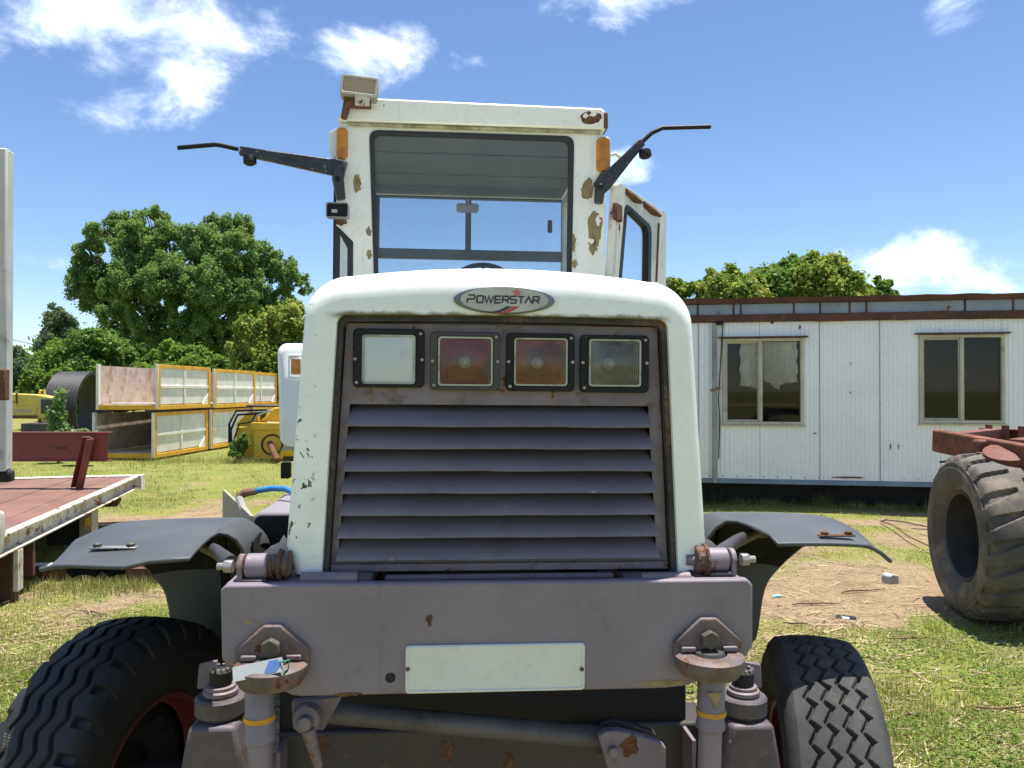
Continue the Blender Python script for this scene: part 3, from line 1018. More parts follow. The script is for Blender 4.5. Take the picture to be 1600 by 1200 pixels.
scab(671, 969, 0.015, 0.028, M['rust'], YB, 'rust_scab', bumper, seed=1)
scab(390, 971, 0.020, 0.010, M['primer'], YB, 'rust_scab', bumper, seed=2)
scab(404, 974, 0.012, 0.006, M['primer'], YB, 'rust_scab', bumper, seed=6)
scab(545, 1085, 0.06, 0.008, M['rust'], YB, 'rust_scab', bumper, seed=5)
scab(1035, 1067, 0.12, 0.016, M['primer'], YB, 'rust_scab', bumper, seed=8)

# number plate, its writing blurred out in the photograph
p0, p1 = L(633, 1084, -0.004), L(914, 1004, -0.004)
npl = tp('number_plate', MB().prism(rrect(p0.x, p1.x, p0.z, p1.z, 0.010), -0.006, -0.001), M['plate'], bevel=0.0015)
tp('plate_border', MB().ringprism(rrect(p0.x + .002, p1.x - .002, p0.z + .002, p1.z - .002, 0.009), rrect(p0.x + .007, p1.x - .007, p0.z + .007, p1.z - .007, 0.006), -0.0085, -0.0055), M['plate'], npl, bevel=0.001)
for px in (637, 909):
    c = L(px, 1045, -0.006)
    tp('screw', MB().lathe([(0.005, 0), (0.005, 0.003), (0.003, 0.0045)], (c.x, -0.008, c.z), (0, -1, 0), 12), M['rust'], npl)

# ---- grille hinges and the gap below the bonnet
for a, b_, c in ((470, 560, 582), (1078, 1000, 972)):
    p, q, r_ = L(a, 906, 0.045), L(b_, 902, 0.045), L(c, 901, 0.045)
    hz = (p.z + q.z) / 2
    h = tp('grille_hinge', MB().lathe([(0.0165, 0), (0.0165, abs(q.x - p.x))], (min(p.x, q.x), 0.045, hz), (1, 0, 0), 18), M['mauve_rust'], bevel=0.002)
    tp('hinge_knuckle', MB().lathe([(0.018, 0), (0.018, abs(r_.x - q.x))], (min(q.x, r_.x) + (0.001 if q.x < r_.x else -0.001), 0.045, hz), (1, 0, 0), 18), M['mauve_dirty_shaded'], h, bevel=0.002)
    s = 1 if p.x < q.x else -1
    tp('hinge_pad', MB().box(min(p.x, p.x - s * 0.05) - 0.001, max(p.x, p.x - s * 0.05) - 0.001, 0.03, 0.16, hz - 0.014, hz - 0.004), M['mauve_rust'], h, bevel=0.002)
mb = MB().box(bb0 + 0.12, bb1 - 0.12, 0.075, 0.095, zbot - 0.019, zbot - 0.008)
tp('grille_rail', mb, M['mauve_rust'], bevel=0.002)

# ---- chassis rails running back under bonnet and cab
mb = MB()
for x in (-0.36, 0.36):
    mb.box(x - 0.04, x + 0.04, 0.031, 4.6, 1.06, 1.26)
mb.box(-0.319, 0.319, 2.5, 2.58, 1.07, 1.25)
mb.box(-0.319, 0.319, 4.2, 4.3, 1.07, 1.25)
tp('chassis', mb, M['mauve_dirty_shaded'], bevel=0.006)
mb = MB().box(-0.33, 0.33, 0.80, 1.9, 0.55, 1.92).box(-0.18, 0.18, 0.30, 0.64, 1.2, 1.85)  # engine block, widened to keep the sun from coming through
tp('engine', mb, M['dark'], bevel=0.03)

# ---- cylinder mounts on the bumper ends
for i, (px, py, sgn) in enumerate(((427, 1015, -1), (1104, 1002, 1))):
    c = L(px, py, YB)
    x, z = c.x, c.z
    w = 0.086
    dia = [(x - w, z - 0.035), (x - 0.045, z - 0.085), (x + 0.045, z - 0.085), (x + w, z - 0.035), (x + w, z + 0.005), (x + 0.02, z + 0.062), (x - 0.02, z + 0.062), (x - w, z + 0.005)]
    mnt = tp('cylinder_mount', MB().prism(dia, -0.016, -0.0015), M['mount'], bevel=0.005)
    # half-round socket that carries the ball of the strut
    rg = []
    for k in range(25):
        a = rad(180 + 180 * k / 24)
        ca, sa = math.cos(a), math.sin(a)
        rg.append([Vector((x + ca * r_, -0.017 + sa * r_ * 1.05, z - 0.022 + h_)) for r_, h_ in ((0.044, 0.0), (0.076, 0.0), (0.085, -0.006), (0.086, -0.024), (0.072, -0.048), (0.046, -0.054), (0.044, -0.02))])
    tp('socket', MB().loft(rg, True, True, True), M['mount'], mnt, smooth=45)
    tp('socket_ball', MB().lathe([(0.012, -0.02), (0.034, -0.012), (0.042, 0.004), (0.036, 0.016), (0.01, 0.02)], (x, -0.018, z - 0.033), (0, 0, 1), 24), M['mauve_dirty_shaded'], mnt)
    hexp = [(x + 0.0235 * math.cos(rad(60 * k + 30)), z + 0.012 + 0.0235 * math.sin(rad(60 * k + 30))) for k in range(6)]
    tp('bolt', MB().prism(hexp, -0.038, -0.0165), M['brass'], mnt, bevel=0.003)
    for s2 in (-1, 1):
        tp('lug', MB().box(x + s2 * 0.052 - 0.018, x + s2 * 0.052 + 0.018, -0.026, -0.0165, z - 0.018, z - 0.006), M['mauve_rust'], mnt, bevel=0.003)
    # the strut hanging from it
    sx = L(405 if sgn < 0 else 1112, 1100, 0.02).x
    zt2 = z - 0.062
    strut = tp('steering_strut', MB().lathe([(0.025, 0), (0.034, 0.012), (0.034, 0.145), (0.0365, 0.15), (0.0365, 0.16), (0.029, 0.165), (0.029, 0.62)], (sx, 0.02, zt2), (0.012 * -sgn, 0.02, -1), 26), M['mauve'], smooth=40)
    bz = L(405, 1117, 0.02).z if sgn < 0 else L(1112, 1108, 0.02).z
    tp('yellow_band', MB().lathe([(0.0372, 0), (0.0372, 0.012)], (sx, 0.02 + 0.003, bz), (0, 0, -1), 26), wear('worn_yellow_band_%d' % i, (0.55, 0.27, 0.02), 0.5, dirt=(0.45 if sgn > 0 else 0.66, 30, (0.13, 0.11, 0.12))), strut)
    if sgn > 0:
        tri = [(sx - 0.024, bz + 0.055), (sx, bz + 0.016), (sx + 0.014, bz + 0.055)]
        tp('yellow_mark', MB().prism(tri, 0.02 - 0.0365, 0.02 - 0.030), M['primer'], strut, smooth=0)
    # kingpin housing behind
    kc = L(345 if sgn < 0 else 1161, 1078, 0.34)
    kx, kz = kc.x, kc.z
    hub = tp('kingpin_housing', MB().lathe([(0.062, 0), (0.068, -0.006), (0.068, -0.045), (0.060, -0.055)], (kx, 0.34, kz - 0.012), (0, 0, 1), 32), M['hub'])
    tp('kingpin_washer', MB().lathe([(0.043, 0), (0.047, 0.004), (0.047, 0.014), (0.040, 0.018), (0.040, 0.026), (0.034, 0.028)], (kx, 0.34, kz - 0.0115), (0, 0, 1), 28), M['mauve_rust'], hub)
    tp('castle_nut', MB().lathe([(0.030, 0), (0.031, 0.012), (0.031, 0.036), (0.026, 0.040), (0.010, 0.040)], (kx, 0.34, kz + 0.017), (0, 0, 1), 18), M['dark'], hub)
    mb = MB()
    for k in range(12):
        a = rad(30 * k)
        mb.box(-0.0035, 0.0035, 0.021, 0.030, 0.0, 0.010, Matrix.Translation((kx, 0.34, kz + 0.0545)) @ Matrix.Rotation(a, 4, 'Z'))
    tp('nut_teeth', mb, M['steel'], hub)
    # tab that ties the housing to the axle
    tab = [(kx - 0.02, kz - 0.02), (kx + sgn * 0.085, kz - 0.02), (kx + sgn * 0.08, kz + 0.05), (kx + sgn * 0.03, kz + 0.06)]
    if sgn < 0:
        tab = tab[::-1]
    tp('stop_plate', MB().prism(tab if sgn > 0 else tab, 0.402, 0.416), M['mauve_rust'], hub, bevel=0.003)
    rows = []
    for zz, hw in ((kz - 0.07, 0.062), (kz - 0.16, 0.078), (kz - 0.32, 0.105), (kz - 0.60, 0.12)):
        rows.append([Vector(p) for p in ((kx - hw, 0.26, zz), (kx + hw, 0.26, zz), (kx + hw, 0.42, zz), (kx - hw, 0.42, zz))])
    tp('axle_end', MB().loft(rows[::-1], True, True, True), M['hub'], hub, bevel=0.012)
    tp('grease_pipe', MB().tube([(kx - 0.045, 0.255, kz - 0.235), (kx - 0.02, 0.245, kz - 0.245), (kx + 0.02, 0.245, kz - 0.245), (kx + 0.05, 0.255, kz - 0.23)], 0.006, 8), M['black'], hub)

# ---- front axle beam, tie rod and brackets
za = L(760, 1100, 0.5).z - 0.055
ax_ = tp('front_axle', MB().box(L(440, 1150, 0.5).x, L(1105, 1150, 0.5).x, 0.46, 0.62, 0.30, za - 0.0), M['mauve_dirty_shaded'], bevel=0.01)
for px in (442, 1075):
    x = L(px, 1150, 0.42).x
    tp('axle_web', MB().box(x - 0.006, x + 0.006, 0.36, 0.459, 0.36, za - 0.01), M['mauve_rust'], ax_, bevel=0.002)
rr2 = random.Random(9)
for k, px in enumerate((502, 700, 795)):
    scab(px, 1165 + 10 * (k % 3), 0.03 + 0.02 * rr2.random(), 0.05 + 0.03 * rr2.random(), M['rust'], 0.4595, 'rust_scab', ax_, seed=20 + k)
a, b_ = L(505, 1112, 0.30), L(940, 1152, 0.30)
tp('dark_backing', MB().box(-0.62, 0.62, 0.478, 0.60, 0.55, 1.04), M['dark'], bevel=0.01)  # black box added so the gap below the bumper reads as shade
tie = tp('tie_rod', MB().tube([a, b_], 0.030, 18), M['tierod'])
brk = [Q(935, 1150, 0.22), Q(945, 1185, 0.22), Q(960, 1235, 0.22), Q(1040, 1235, 0.22), Q(1041, 1168, 0.22), Q(1030, 1160, 0.22), Q(1000, 1150, 0.22), Q(968, 1142, 0.22), Q(947, 1143, 0.22)]
br = tp('tie_rod_bracket', MB().prism(brk, 0.22, 0.25), M['mauve'], bevel=0.004)
ear = [Q(928, 1142, 0.31), Q(942, 1128, 0.31), Q(960, 1124, 0.31), Q(1025, 1146, 0.31), Q(1026, 1160, 0.31), Q(935, 1180, 0.31)]
tp('bracket_ear', MB().prism(ear, 0.31, 0.34), M['mauve_dirty_shaded'], br, bevel=0.004)
scab(985, 1165, 0.055, 0.06, M['rust'], 0.2195, 'rust_scab', br, seed=31)
c = L(957, 1172, 0.22)
tp('bolt', MB().prism([(c.x + 0.016 * math.cos(rad(60 * k)), c.z + 0.016 * math.sin(rad(60 * k))) for k in range(6)], 0.198, 0.219), M['mauve'], br, bevel=0.002)
gus = [Q(455, 1096, 0.12), Q(458, 1140, 0.12), Q(505, 1142, 0.12), Q(535, 1088, 0.12)]
gb = tp('link_bracket', MB().prism(gus, 0.12, 0.14), M['mauve_rust'], bevel=0.003)
c = L(482, 1118, 0.12)
tp('link_bush', MB().lathe([(0.034, 0), (0.034, 0.03), (0.018, 0.032), (0.017, 0.055), (0.01, 0.058)], (c.x, 0.119, c.z), (0, -1, 0), 22), M['mauve'], gb)
tp('link_arm', MB().tube([(c.x + 0.005, 0.09, c.z - 0.02), (c.x + 0.03, 0.10, c.z - 0.12)], [0.018, 0.012], 12), M['mauve_rust'], gb)

# ---- pivots at the bumper ends
for sgn, pxs in ((-1, (350, 378, 402, 440, 885)), (1, (1170, 1142, 1120, 1100, 874))):
    p = [L(q, pxs[4], 0.07) for q in pxs[:4]]
    z = p[0].z
    s = -sgn
    piv = tp('fender_pivot', MB().lathe([(0.022, 0), (0.031, 0.006), (0.031, 0.055), (0.024, 0.06)], (p[2].x - s * 0.028, 0.07, z), (s, 0, 0), 24), M['mauve'], smooth=40)
    lug = [(0.012, -0.05), (0.024, -0.05), (0.024, 0.0)] + [(0.030 * math.cos(rad(a)), 0.030 * math.sin(rad(a))) for a in range(0, 181, 20)] + [(-0.024, 0.0), (-0.024, -0.05)]
    LM = Matrix.Translation((p[1].x, 0.07, z)) @ Matrix.Rotation(rad(90), 4, 'Z')
    tp('pivot_lug', MB().prism(lug, -0.007, 0.007, LM), M['mauve_rust'], piv, bevel=0.003)
    tp('pivot_shaft', MB().lathe([(0.014, 0), (0.014, 0.13)], (p[1].x - s * 0.012, 0.07, z), (s, 0, 0), 14), M['mauve_rust'], piv)
    hexp = [(0.017 * math.cos(rad(60 * k)), 0.017 * math.sin(rad(60 * k))) for k in range(6)]
    tp('pivot_nut', MB().prism(hexp, 0.0, 0.022, Matrix.Translation((p[0].x, 0.07, z)) @ Matrix.Rotation(rad(90 * -s), 4, 'Z')), M['steel'], piv, bevel=0.003)
    tp('pivot_stud', MB().lathe([(0.009, 0), (0.009, 0.016)], (p[0].x - s * 0.016, 0.07, z), (s, 0, 0), 10), M['steel'], piv)
    tp('pivot_seat', MB().box(p[2].x - 0.03, p[2].x + 0.03, 0.035, 0.11, zt_b - 0.004, z - 0.024), M['mauve_dirty_shaded'], piv, bevel=0.006)
    # rusted clevis and crumpled plate
    rg = random.Random(40 + sgn)
    rows = []
    for k in range(7):
        h_ = k / 6 * 0.05
        rows.append((0.030 + rg.uniform(-0.008, 0.008), h_))
    tp('rusted_clevis', MB().lathe(rows, (p[3].x - s * 0.025, 0.07, z + 0.002), (s, 0, 0), 11), M['mount'], piv, smooth=15)
    for q in range(3):
        tp('clevis_ring', MB().lathe([(0.024, 0), ((0.031, 0.043, 0.035)[q], 0.001), ((0.032, 0.042, 0.036)[q], 0.008), (0.024, 0.009)], (p[3].x - s * (0.022 - q * 0.016), 0.07, z + 0.003 * (q - 1)), (s, 0.16 * (q - 1), 0.14 * (1 - q)), 9), M['rust'], piv, bevel=0.001)
    sh = [(-0.075, -0.075), (0.045, -0.075), (0.02, -0.01), (0.005, 0.035), (-0.005, 0.04), (-0.012, 0.025), (-0.022, 0.045), (-0.032, 0.02), (-0.055, 0.005), (-0.085, -0.03)]
    if sgn > 0:
        sh = [(-x, q) for x, q in sh][::-1]
    tp('torn_plate', MB().prism([(p[3].x + x + 0.012 * s, z + 0.03 + q * 0.75) for x, q in sh], 0.135, 0.14), M['torn'], piv)
# ================================================================== tractor: tyres and fenders
def tyre_mesh(name, R, W, rim_r, tw, n_a, n_t, fn, mat, crown=0.012, bead=0.72, ribs=0.0):
    s = np.linspace(-tw / 2, tw / 2, n_t)
    prof_s, prof_r, tread = list(s), list(R - crown * (2 * s / tw) ** 2), [True] * n_t
    sw = []
    for k in range(1, 15):
        f = k / 14
        rr_ = (R - crown) + (rim_r - (R - crown)) * f
        bulge = math.sin(math.pi * min(1, f * 0.95 + 0.05)) ** 0.7
        half = tw / 2 + (W / 2 - tw / 2) * bulge if f < 0.5 else (W / 2 * bead) + (W / 2 - W / 2 * bead) * bulge
        if ribs and k in (3, 5, 9):
            half += ribs
        sw.append((half, rr_))
    ps = [-h for h, r in reversed(sw)] + prof_s + [h for h, r in sw]
    pr = [r for h, r in reversed(sw)] + prof_r + [r for h, r in sw]
    ps, pr = np.array(ps), np.array(pr)
    n = len(ps)
    th = np.linspace(0, 2 * np.pi, n_a, endpoint=False)
    S, TH = np.meshgrid(ps, th)
    Rr = np.tile(pr, (n_a, 1))
    dep = fn(S, TH, (np.abs(S) <= tw / 2 + 1e-9) & (Rr > R * 0.93), Rr / R)
    Rr = Rr - dep
    V = np.stack([S, Rr * np.sin(TH), Rr * np.cos(TH)], -1).reshape(-1, 3)
    i = np.arange(n_a)[:, None] * n
    j = np.arange(n - 1)[None, :]
    i2 = ((np.arange(n_a) + 1) % n_a)[:, None] * n
    Fq = np.stack([i + j, i2 + j, i2 + j + 1, i + j + 1], -1).reshape(-1, 4)
    me = bpy.data.meshes.new(name)
    me.vertices.add(len(V))
    me.vertices.foreach_set('co', V.astype(np.float32).ravel())
    me.loops.add(Fq.size)
    me.loops.foreach_set('vertex_index', Fq.astype(np.int32).ravel())
    me.polygons.add(len(Fq))
    me.polygons.foreach_set('loop_start', np.arange(len(Fq), dtype=np.int32) * 4)
    me.materials.append(mat)
    me.update(calc_edges=True)
    me.shade_smooth()
    me.set_sharp_from_angle(angle=rad(32))
    return me


def block_tread(S, TH, on, fr):
    """four saw-toothed grooves"""
    d = np.zeros_like(S)
    N, A = 44, 0.025
    pitch = 2 * math.pi * 0.50 / N
    for q, s0 in enumerate((-0.072, -0.024, 0.026, 0.074)):
        p = (TH * N / (2 * np.pi) + q * 0.12) % 1.0
        lng = p < 0.64
        off = np.where(lng, p / 0.64 - 0.5, 0.5 - (p - 0.64) / 0.36) * A
        slope = np.where(lng, A / (0.64 * pitch), A / (0.36 * pitch))
        dist = np.abs(S - s0 - off) / np.sqrt(1 + slope ** 2)
        w = np.where(lng, 0.0046, 0.0028 + 0.0045 * np.clip((1 - p) / 0.36, 0, 1))
        d = np.maximum(d, 0.016 * np.clip((w - dist) / 0.0035 + 0.5, 0, 1))
    return np.where(on, d, 0)


def rib_tread(S, TH, on, fr):
    """wavy ribs with notched shoulders"""
    d = np.zeros_like(S)
    N = 32
    p = (TH * N / (2 * np.pi)) % 1.0
    tri = np.abs(p * 2 - 1) * 2 - 1
    for s0 in (-0.07, -0.022, 0.026, 0.073):
        d = np.maximum(d, 0.013 * np.clip((0.0058 - np.abs(S - s0 - 0.0085 * np.clip(tri * 1.3, -1, 1))) / 0.0035 + 0.5, 0, 1))
    p2 = (TH * N / (2 * np.pi) + 0.25) % 1.0
    d = np.maximum(d, np.where((np.abs(S) > 0.104) & (p2 < 0.30), 0.020, 0))
    side = (~on) & (fr > 0.88)
    return np.where(on, d, np.where(side & (p2 < 0.30), 0.014, 0))


def rim_mb(rr_, W, deep):
    mb = MB()
    mb.lathe([(rr_ + 0.012, -W / 2 * 0.70), (rr_ + 0.004, -W / 2 * 0.76), (rr_ - 0.012, -W / 2 * 0.74), (rr_ - 0.02, -W / 2 * 0.5), (rr_ - 0.03, deep)], (0, 0, 0), (1, 0, 0), 40, False, False)
    mb.lathe([(rr_ + 0.012, W / 2 * 0.70), (rr_ + 0.004, W / 2 * 0.76), (rr_ - 0.012, W / 2 * 0.74), (rr_ - 0.02, W / 2 * 0.4), (rr_ - 0.03, deep + 0.03)], (0, 0, 0), (1, 0, 0), 40, False, False)
    return mb


for sgn, wx, wy, wz, R0, steer, lab, fn, mt in ((-1, -1.185, 0.80, 0.495, 0.52, -15, 'wheel with wavy ribbed tread, turned outwards', rib_tread, M['tyre']),
                                               (1, 1.10, 0.60, 0.475, 0.50, -16, 'wheel with worn grey blocks and saw-toothed grooves', block_tread, M['tyre_worn'])):
    w = bpy.data.objects.new('front_wheel', None)
    COL.objects.link(w)
    w.parent = TR
    w.matrix_local = Matrix.Translation((wx, wy, wz)) @ Matrix.Rotation(rad(steer), 4, 'Z')
    w['label'] = lab
    o = bpy.data.objects.new('tyre', tyre_mesh('tyre', R0, 0.315 if sgn < 0 else 0.29, 0.275, 0.245 if sgn < 0 else 0.23, 840, 84, fn, mt, ribs=0.004))
    COL.objects.link(o)
    o.parent = w
    part('rim', rim_mb(0.275, 0.315, 0.02), M['redrim'], w)
    part('wheel_disc', MB().lathe([(0.244, 0.03), (0.20, 0.05), (0.12, 0.0), (0.118, -0.03), (0.02, -0.03)], (0, 0, 0), (1, 0, 0), 40, False, True), M['dark'], w)  # disc coloured black for the shade deep inside the rim
    for k in range(10):
        a = rad(36 * k)
        part('wheel_nut', MB().lathe([(0.013, 0), (0.013, 0.025), (0.008, 0.03)], (0.04, 0.18 * math.cos(a), 0.18 * math.sin(a)), (1, 0, 0), 6), M['dark'], w)
    tp('steering_knuckle', MB().tube([(wx - sgn * 0.32, wy - 0.1, wz + 0.02), (wx - sgn * 0.02, wy, wz)], [0.075, 0.06], 14), M['mauve_dirty_shaded'])

# front edge of each fender, from the inner arch over the pointed corner to the outer tip
edges = {1: [(1099, 858, .82), (1106, 842, .82), (1119, 826, .81), (1136, 815, .79), (1154, 810, .76), (1172, 813, .68), (1190, 822, .58), (1205, 837, .50), (1217, 852, .45), (1240, 851, .445), (1270, 851, .445), (1300, 851, .445), (1330, 852, .445), (1358, 854, .445), (1377, 865, .45), (1392, 878, .46)],
         -1: [(382, 872, .82), (379, 860, .82), (369, 845, .81), (354, 836, .79), (338, 834, .76), (326, 841, .68), (312, 853, .58), (302, 864, .50), (294, 875, .45), (266, 875, .445), (232, 878, .445), (196, 884, .445), (150, 886, .445), (112, 884, .445), (88, 886, .45), (63, 891, .46)]}
for sgn in (-1, 1):
    off = 0.12 if sgn < 0 else 0.0
    ed = [L(*e) for e in edges[sgn]]
    n = len(ed)
    grid = []
    rg = random.Random(50 + sgn)
    for i, e in enumerate(ed):
        f = i / (n - 1)
        target = (1.345 if sgn > 0 else 1.334) - 0.032 * max(0, (f - 0.62) / 0.38) ** 2 if i >= 4 else e.z
        e.z = min(e.z, target)
        tear = 0.0
        if sgn < 0:
            e = L(edges[sgn][i][0], edges[sgn][i][1], edges[sgn][i][2] - 0.05)
        if sgn < 0 and 9 <= i <= 13:
            tear = rg.uniform(0.3, 1.0)
        row = []
        for y in (0, 0.05, 0.14, 0.26, 0.42, 0.6, 0.78, 0.92):
            yy = e.y + (1.0 - e.y) * (y / 0.92)
            rise = min(1.0, (yy - e.y) / 0.22) if target > e.z else 0
            rise = rise * rise * (3 - 2 * rise)
            z = e.z + (target - e.z) * rise
            if i >= 14:
                z = e.z + (target - 0.02 * (i - 13) - e.z) * rise
            if y == 0 and tear:
                yy += rg.uniform(-0.01, 0.012)
                z -= 0.010 * tear
            row.append(Vector((e.x + sgn * (0.17 if sgn < 0 else 0.19) * f * f * (yy - e.y) / 0.55, yy, z)))
        xe = row[-1].x
        zt0 = row[-1].z
        for a in (20, 38, 54, 68, 80, 90):
            ca, sa = math.cos(rad(a)), math.sin(rad(a))
            z = zt0 - (zt0 - 0.98) * (1 - ca)
            yy = 1.0 + 0.33 * sa
            x = xe - sgn * (0.20 if sgn < 0 else 0.23) * (1 - ca) * f
            row.append(Vector((x, yy, z)))
        for z, k in ((0.86, 1), (0.72, 2)):
            row.append(Vector((xe - sgn * ((0.20 if sgn < 0 else 0.23) + 0.012 * k) * f, 1.33 + 0.01 * k, z)))
        grid.append(row)
    fo = tp('fender', MB().sheet(grid, 0.006, (0, 0.3, -1)), M['fender'], smooth=60,
            label='fender with a torn front flap and clean steel strap' if sgn < 0 else 'fender with a rusted strap and drooping corner')
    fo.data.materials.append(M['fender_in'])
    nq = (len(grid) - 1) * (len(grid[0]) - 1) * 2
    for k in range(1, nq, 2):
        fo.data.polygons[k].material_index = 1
    sub = fo.modifiers.new('smooth', 'SUBSURF')
    sub.levels = sub.render_levels = 1
    tp('fender_lip', MB().tube([r[0].lerp(r[1], 0.15) + Vector((0, 0, 0.001)) for r in grid], 0.0072, 8), M['fender'], fo, smooth=60)
    if sgn < 0:
        a, b_ = L(196, 884, .44), L(105, 884, .44)
        tn = [[Vector((a.x + (b_.x - a.x) * k / 8, 0.452 - 0.01 * j + rg.uniform(-.004, .004), a.z - 0.002 - j * (0.005 + 0.010 * abs(math.sin(k * 1.9 + 0.6))))) for j in range(3)] for k in range(9)]
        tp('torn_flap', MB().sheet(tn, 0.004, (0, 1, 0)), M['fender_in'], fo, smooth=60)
    # strap with two bolts
    ys = 0.53
    pa, pb = (L(1280, 838, ys), L(1334, 840, ys)) if sgn > 0 else (L(142, 858, ys), L(214, 857, ys))
    sz = 1.334 if sgn > 0 else 1.313
    x0, x1 = min(pa.x, pb.x), max(pa.x, pb.x)
    tp('fender_strap', MB().box(x0, x1, ys - 0.014, ys + 0.014, sz + 0.004, sz + 0.010), M['steel'] if sgn < 0 else M['rust'], fo, bevel=0.002)
    for bx in (x0 + 0.018, x1 - 0.018):
        tp('strap_bolt', MB().lathe([(0.013, 0), (0.013, 0.008), (0.009, 0.011)], (bx, ys, sz + 0.010), (0, 0, 1), 8), M['brass'] if sgn < 0 else M['rust'], fo, bevel=0.001)
    # inner shield, brace and the support tube
    xi = ed[0].x
    sh = []
    for (y, z0, z1) in ((0.86, 0.98, 1.27), (1.05, 0.92, 1.27), (1.2, 0.86, 1.2), (1.3, 0.76, 1.08)):
        sh.append([Vector((xi + sgn * 0.02 * math.sin(y * 6), y, z1)), Vector((xi - sgn * 0.03, y, (z0 + z1) / 2)), Vector((xi, y, z0))])
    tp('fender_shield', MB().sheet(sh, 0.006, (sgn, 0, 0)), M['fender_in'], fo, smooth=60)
    tb = [(1118, 868, .26), (1150, 846, .62), (1180, 832, .86), (1250, 828, .90)] if sgn > 0 else [(362, 880, .26), (338, 862, .60), (312, 850, .86), (240, 846, .90)]
    tp('fender_support', MB().tube([L(*q) for q in tb], 0.021, 14), M['mauve_dirty_shaded'], fo, smooth=60)
    xb = xi + sgn * 0.13
    br_ = [[Vector((xb + sgn * q, 1.0 + 0.3 * (1.33 - z_) ** 0.6, z_)) for q in (0, 0.03)] for z_ in (1.33, 1.25, 1.15, 1.0, 0.85)]
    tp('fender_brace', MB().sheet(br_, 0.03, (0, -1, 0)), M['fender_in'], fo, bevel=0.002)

# ---- fuel tank, side board and hose behind the left fender
tf = L(395, 800, 1.15)
tx1 = -0.52
rows = []
for y in (1.15, 2.75):
    rows.append([Vector((x, y, z)) for x, z in rrect(tf.x, tx1, 0.78, tf.z, 0.035)])
tank = tp('fuel_tank', MB().loft(rows, True, True, True), M['tank'], smooth=40, bevel=0.012)
tp('tank_end', MB().prism(rrect(tf.x + 0.006, tx1 - 0.006, 0.786, tf.z - 0.012, 0.03), 1.142, 1.1485), M['black'], tank, bevel=0.003)
for y in (1.62, 2.15):
    tp('tank_band', MB().ringprism(rrect(tf.x - 0.005, tx1 + 0.005, 0.775, tf.z + 0.006, 0.038), rrect(tf.x - 0.0005, tx1 + 0.0005, 0.7795, tf.z + 0.0005, 0.0355), y, y + 0.045), M['tank'], tank, bevel=0.002)
tp('tank_lamp', MB().box(L(438, 740, 2.2).x, L(452, 740, 2.2).x, 2.2, 2.26, tf.z + 0.007, tf.z + 0.09), M['black'], tank, bevel=0.006)
A_, B_ = L(392, 806, 1.13), L(348, 762, 1.95)
C_ = L(392, 930, 1.13)
rows = [[Vector((A_.x, A_.y, 0.90)), Vector((A_.x, A_.y, A_.z))], [Vector((B_.x, B_.y, 0.90)), Vector((B_.x, B_.y, A_.z - 0.005))]]
tp('side_board', MB().sheet(rows, 0.012, (1, 0.3, 0)), M['beige'], bevel=0.002)
hp = [L(373, 776, 1.5), L(382, 770, 1.5), L(400, 767, 1.5), L(425, 763, 1.5), L(447, 764, 1.45), L(470, 775, 1.4)]
hose = tp('hose', MB().tube(hp[1:], 0.013, 10), M['blue_hose'], smooth=60)
tp('hose_end', MB().tube([hp[0], hp[1], hp[2]], [0.017, 0.018, 0.016], 10), M['soil_piece'], hose)
tp('hose_cable', MB().tube([L(374, 778, 1.5), L(380, 795, 1.4), L(390, 812, 1.3), L(395, 835, 1.25)], 0.017, 10), M['pipe'], hose)

# ================================================================== cab
YC, YR = 2.50, 4.05


def C(px, py):
    return Q(px, py, YC)


cabz0 = 1.35
fo_ = [(C(522, 520)[0], cabz0), (C(948, 520)[0], cabz0), C(945, 206), C(528, 192)]
wo = [(C(592, 520)[0], 1.75), (C(890, 520)[0], 1.75), C(897, 213), C(577, 203)]
wi = [(C(598, 520)[0], 1.77), (C(884, 520)[0], 1.77), C(889, 220), C(584, 210)]
cab = tp('cab_front', MB().ringprism(quadround(fo_, [0.01, 0.01, 0.05, 0.03]), quadround(wo, 0.055), YC, YC + 0.05), M['cabwhite'], bevel=0.004)
tp('windscreen_seal', MB().ringprism(quadround(wo, 0.055), quadround(wi, 0.045), YC - 0.008, YC + 0.03), M['rubber'], cab, bevel=0.004)
mid = [((a[0] + b_[0]) / 2, (a[1] + b_[1]) / 2) for a, b_ in zip(wo, wi)]
tp('windscreen', MB().prism(quadround(mid, 0.05), YC + 0.008, YC + 0.013), M['screen'], cab, smooth=0)
xL0, xR0 = fo_[3][0], fo_[2][0]
zC = (fo_[2][1] + fo_[3][1]) / 2
# sides and back
mb = MB()
for x0, x1 in ((fo_[0][0], fo_[0][0] + 0.05), (fo_[1][0] - 0.05, fo_[1][0])):
    mb.box(x0, x1, YC + 0.051, YR, cabz0, 2.1)
    mb.box(x0, x1, YR - 0.12, YR, 2.101, zC - 0.02)
    mb.box(x0, x1, YC + 0.051, YR - 0.121, zC - 0.10, zC - 0.02)
    mb.box(x0, x1, YC + 0.051, YC + 0.13, 2.101, zC - 0.101)
tp('cab_side', mb, M['cabwhite'], cab, bevel=0.006)
rb = lambda px, py: Q(px, py, YR)
x0, x1 = fo_[0][0] + 0.051, fo_[1][0] - 0.051
zr_t, zr_m0, zr_m1 = rb(730, 313)[1], rb(730, 392)[1], rb(730, 407)[1]
xd0, xd1 = rb(727, 350)[0], rb(736, 350)[0]
xr_ = rb(877, 350)[0]
mb = MB()
mb.box(x0, x1, YR - 0.05, YR, zr_t, zC - 0.02)
mb.box(x0, x1, YR - 0.05, YR, zr_m1, zr_m0)
mb.box(xr_, x1, YR - 0.05, YR, zr_m0 + 0.001, zr_t - 0.001)
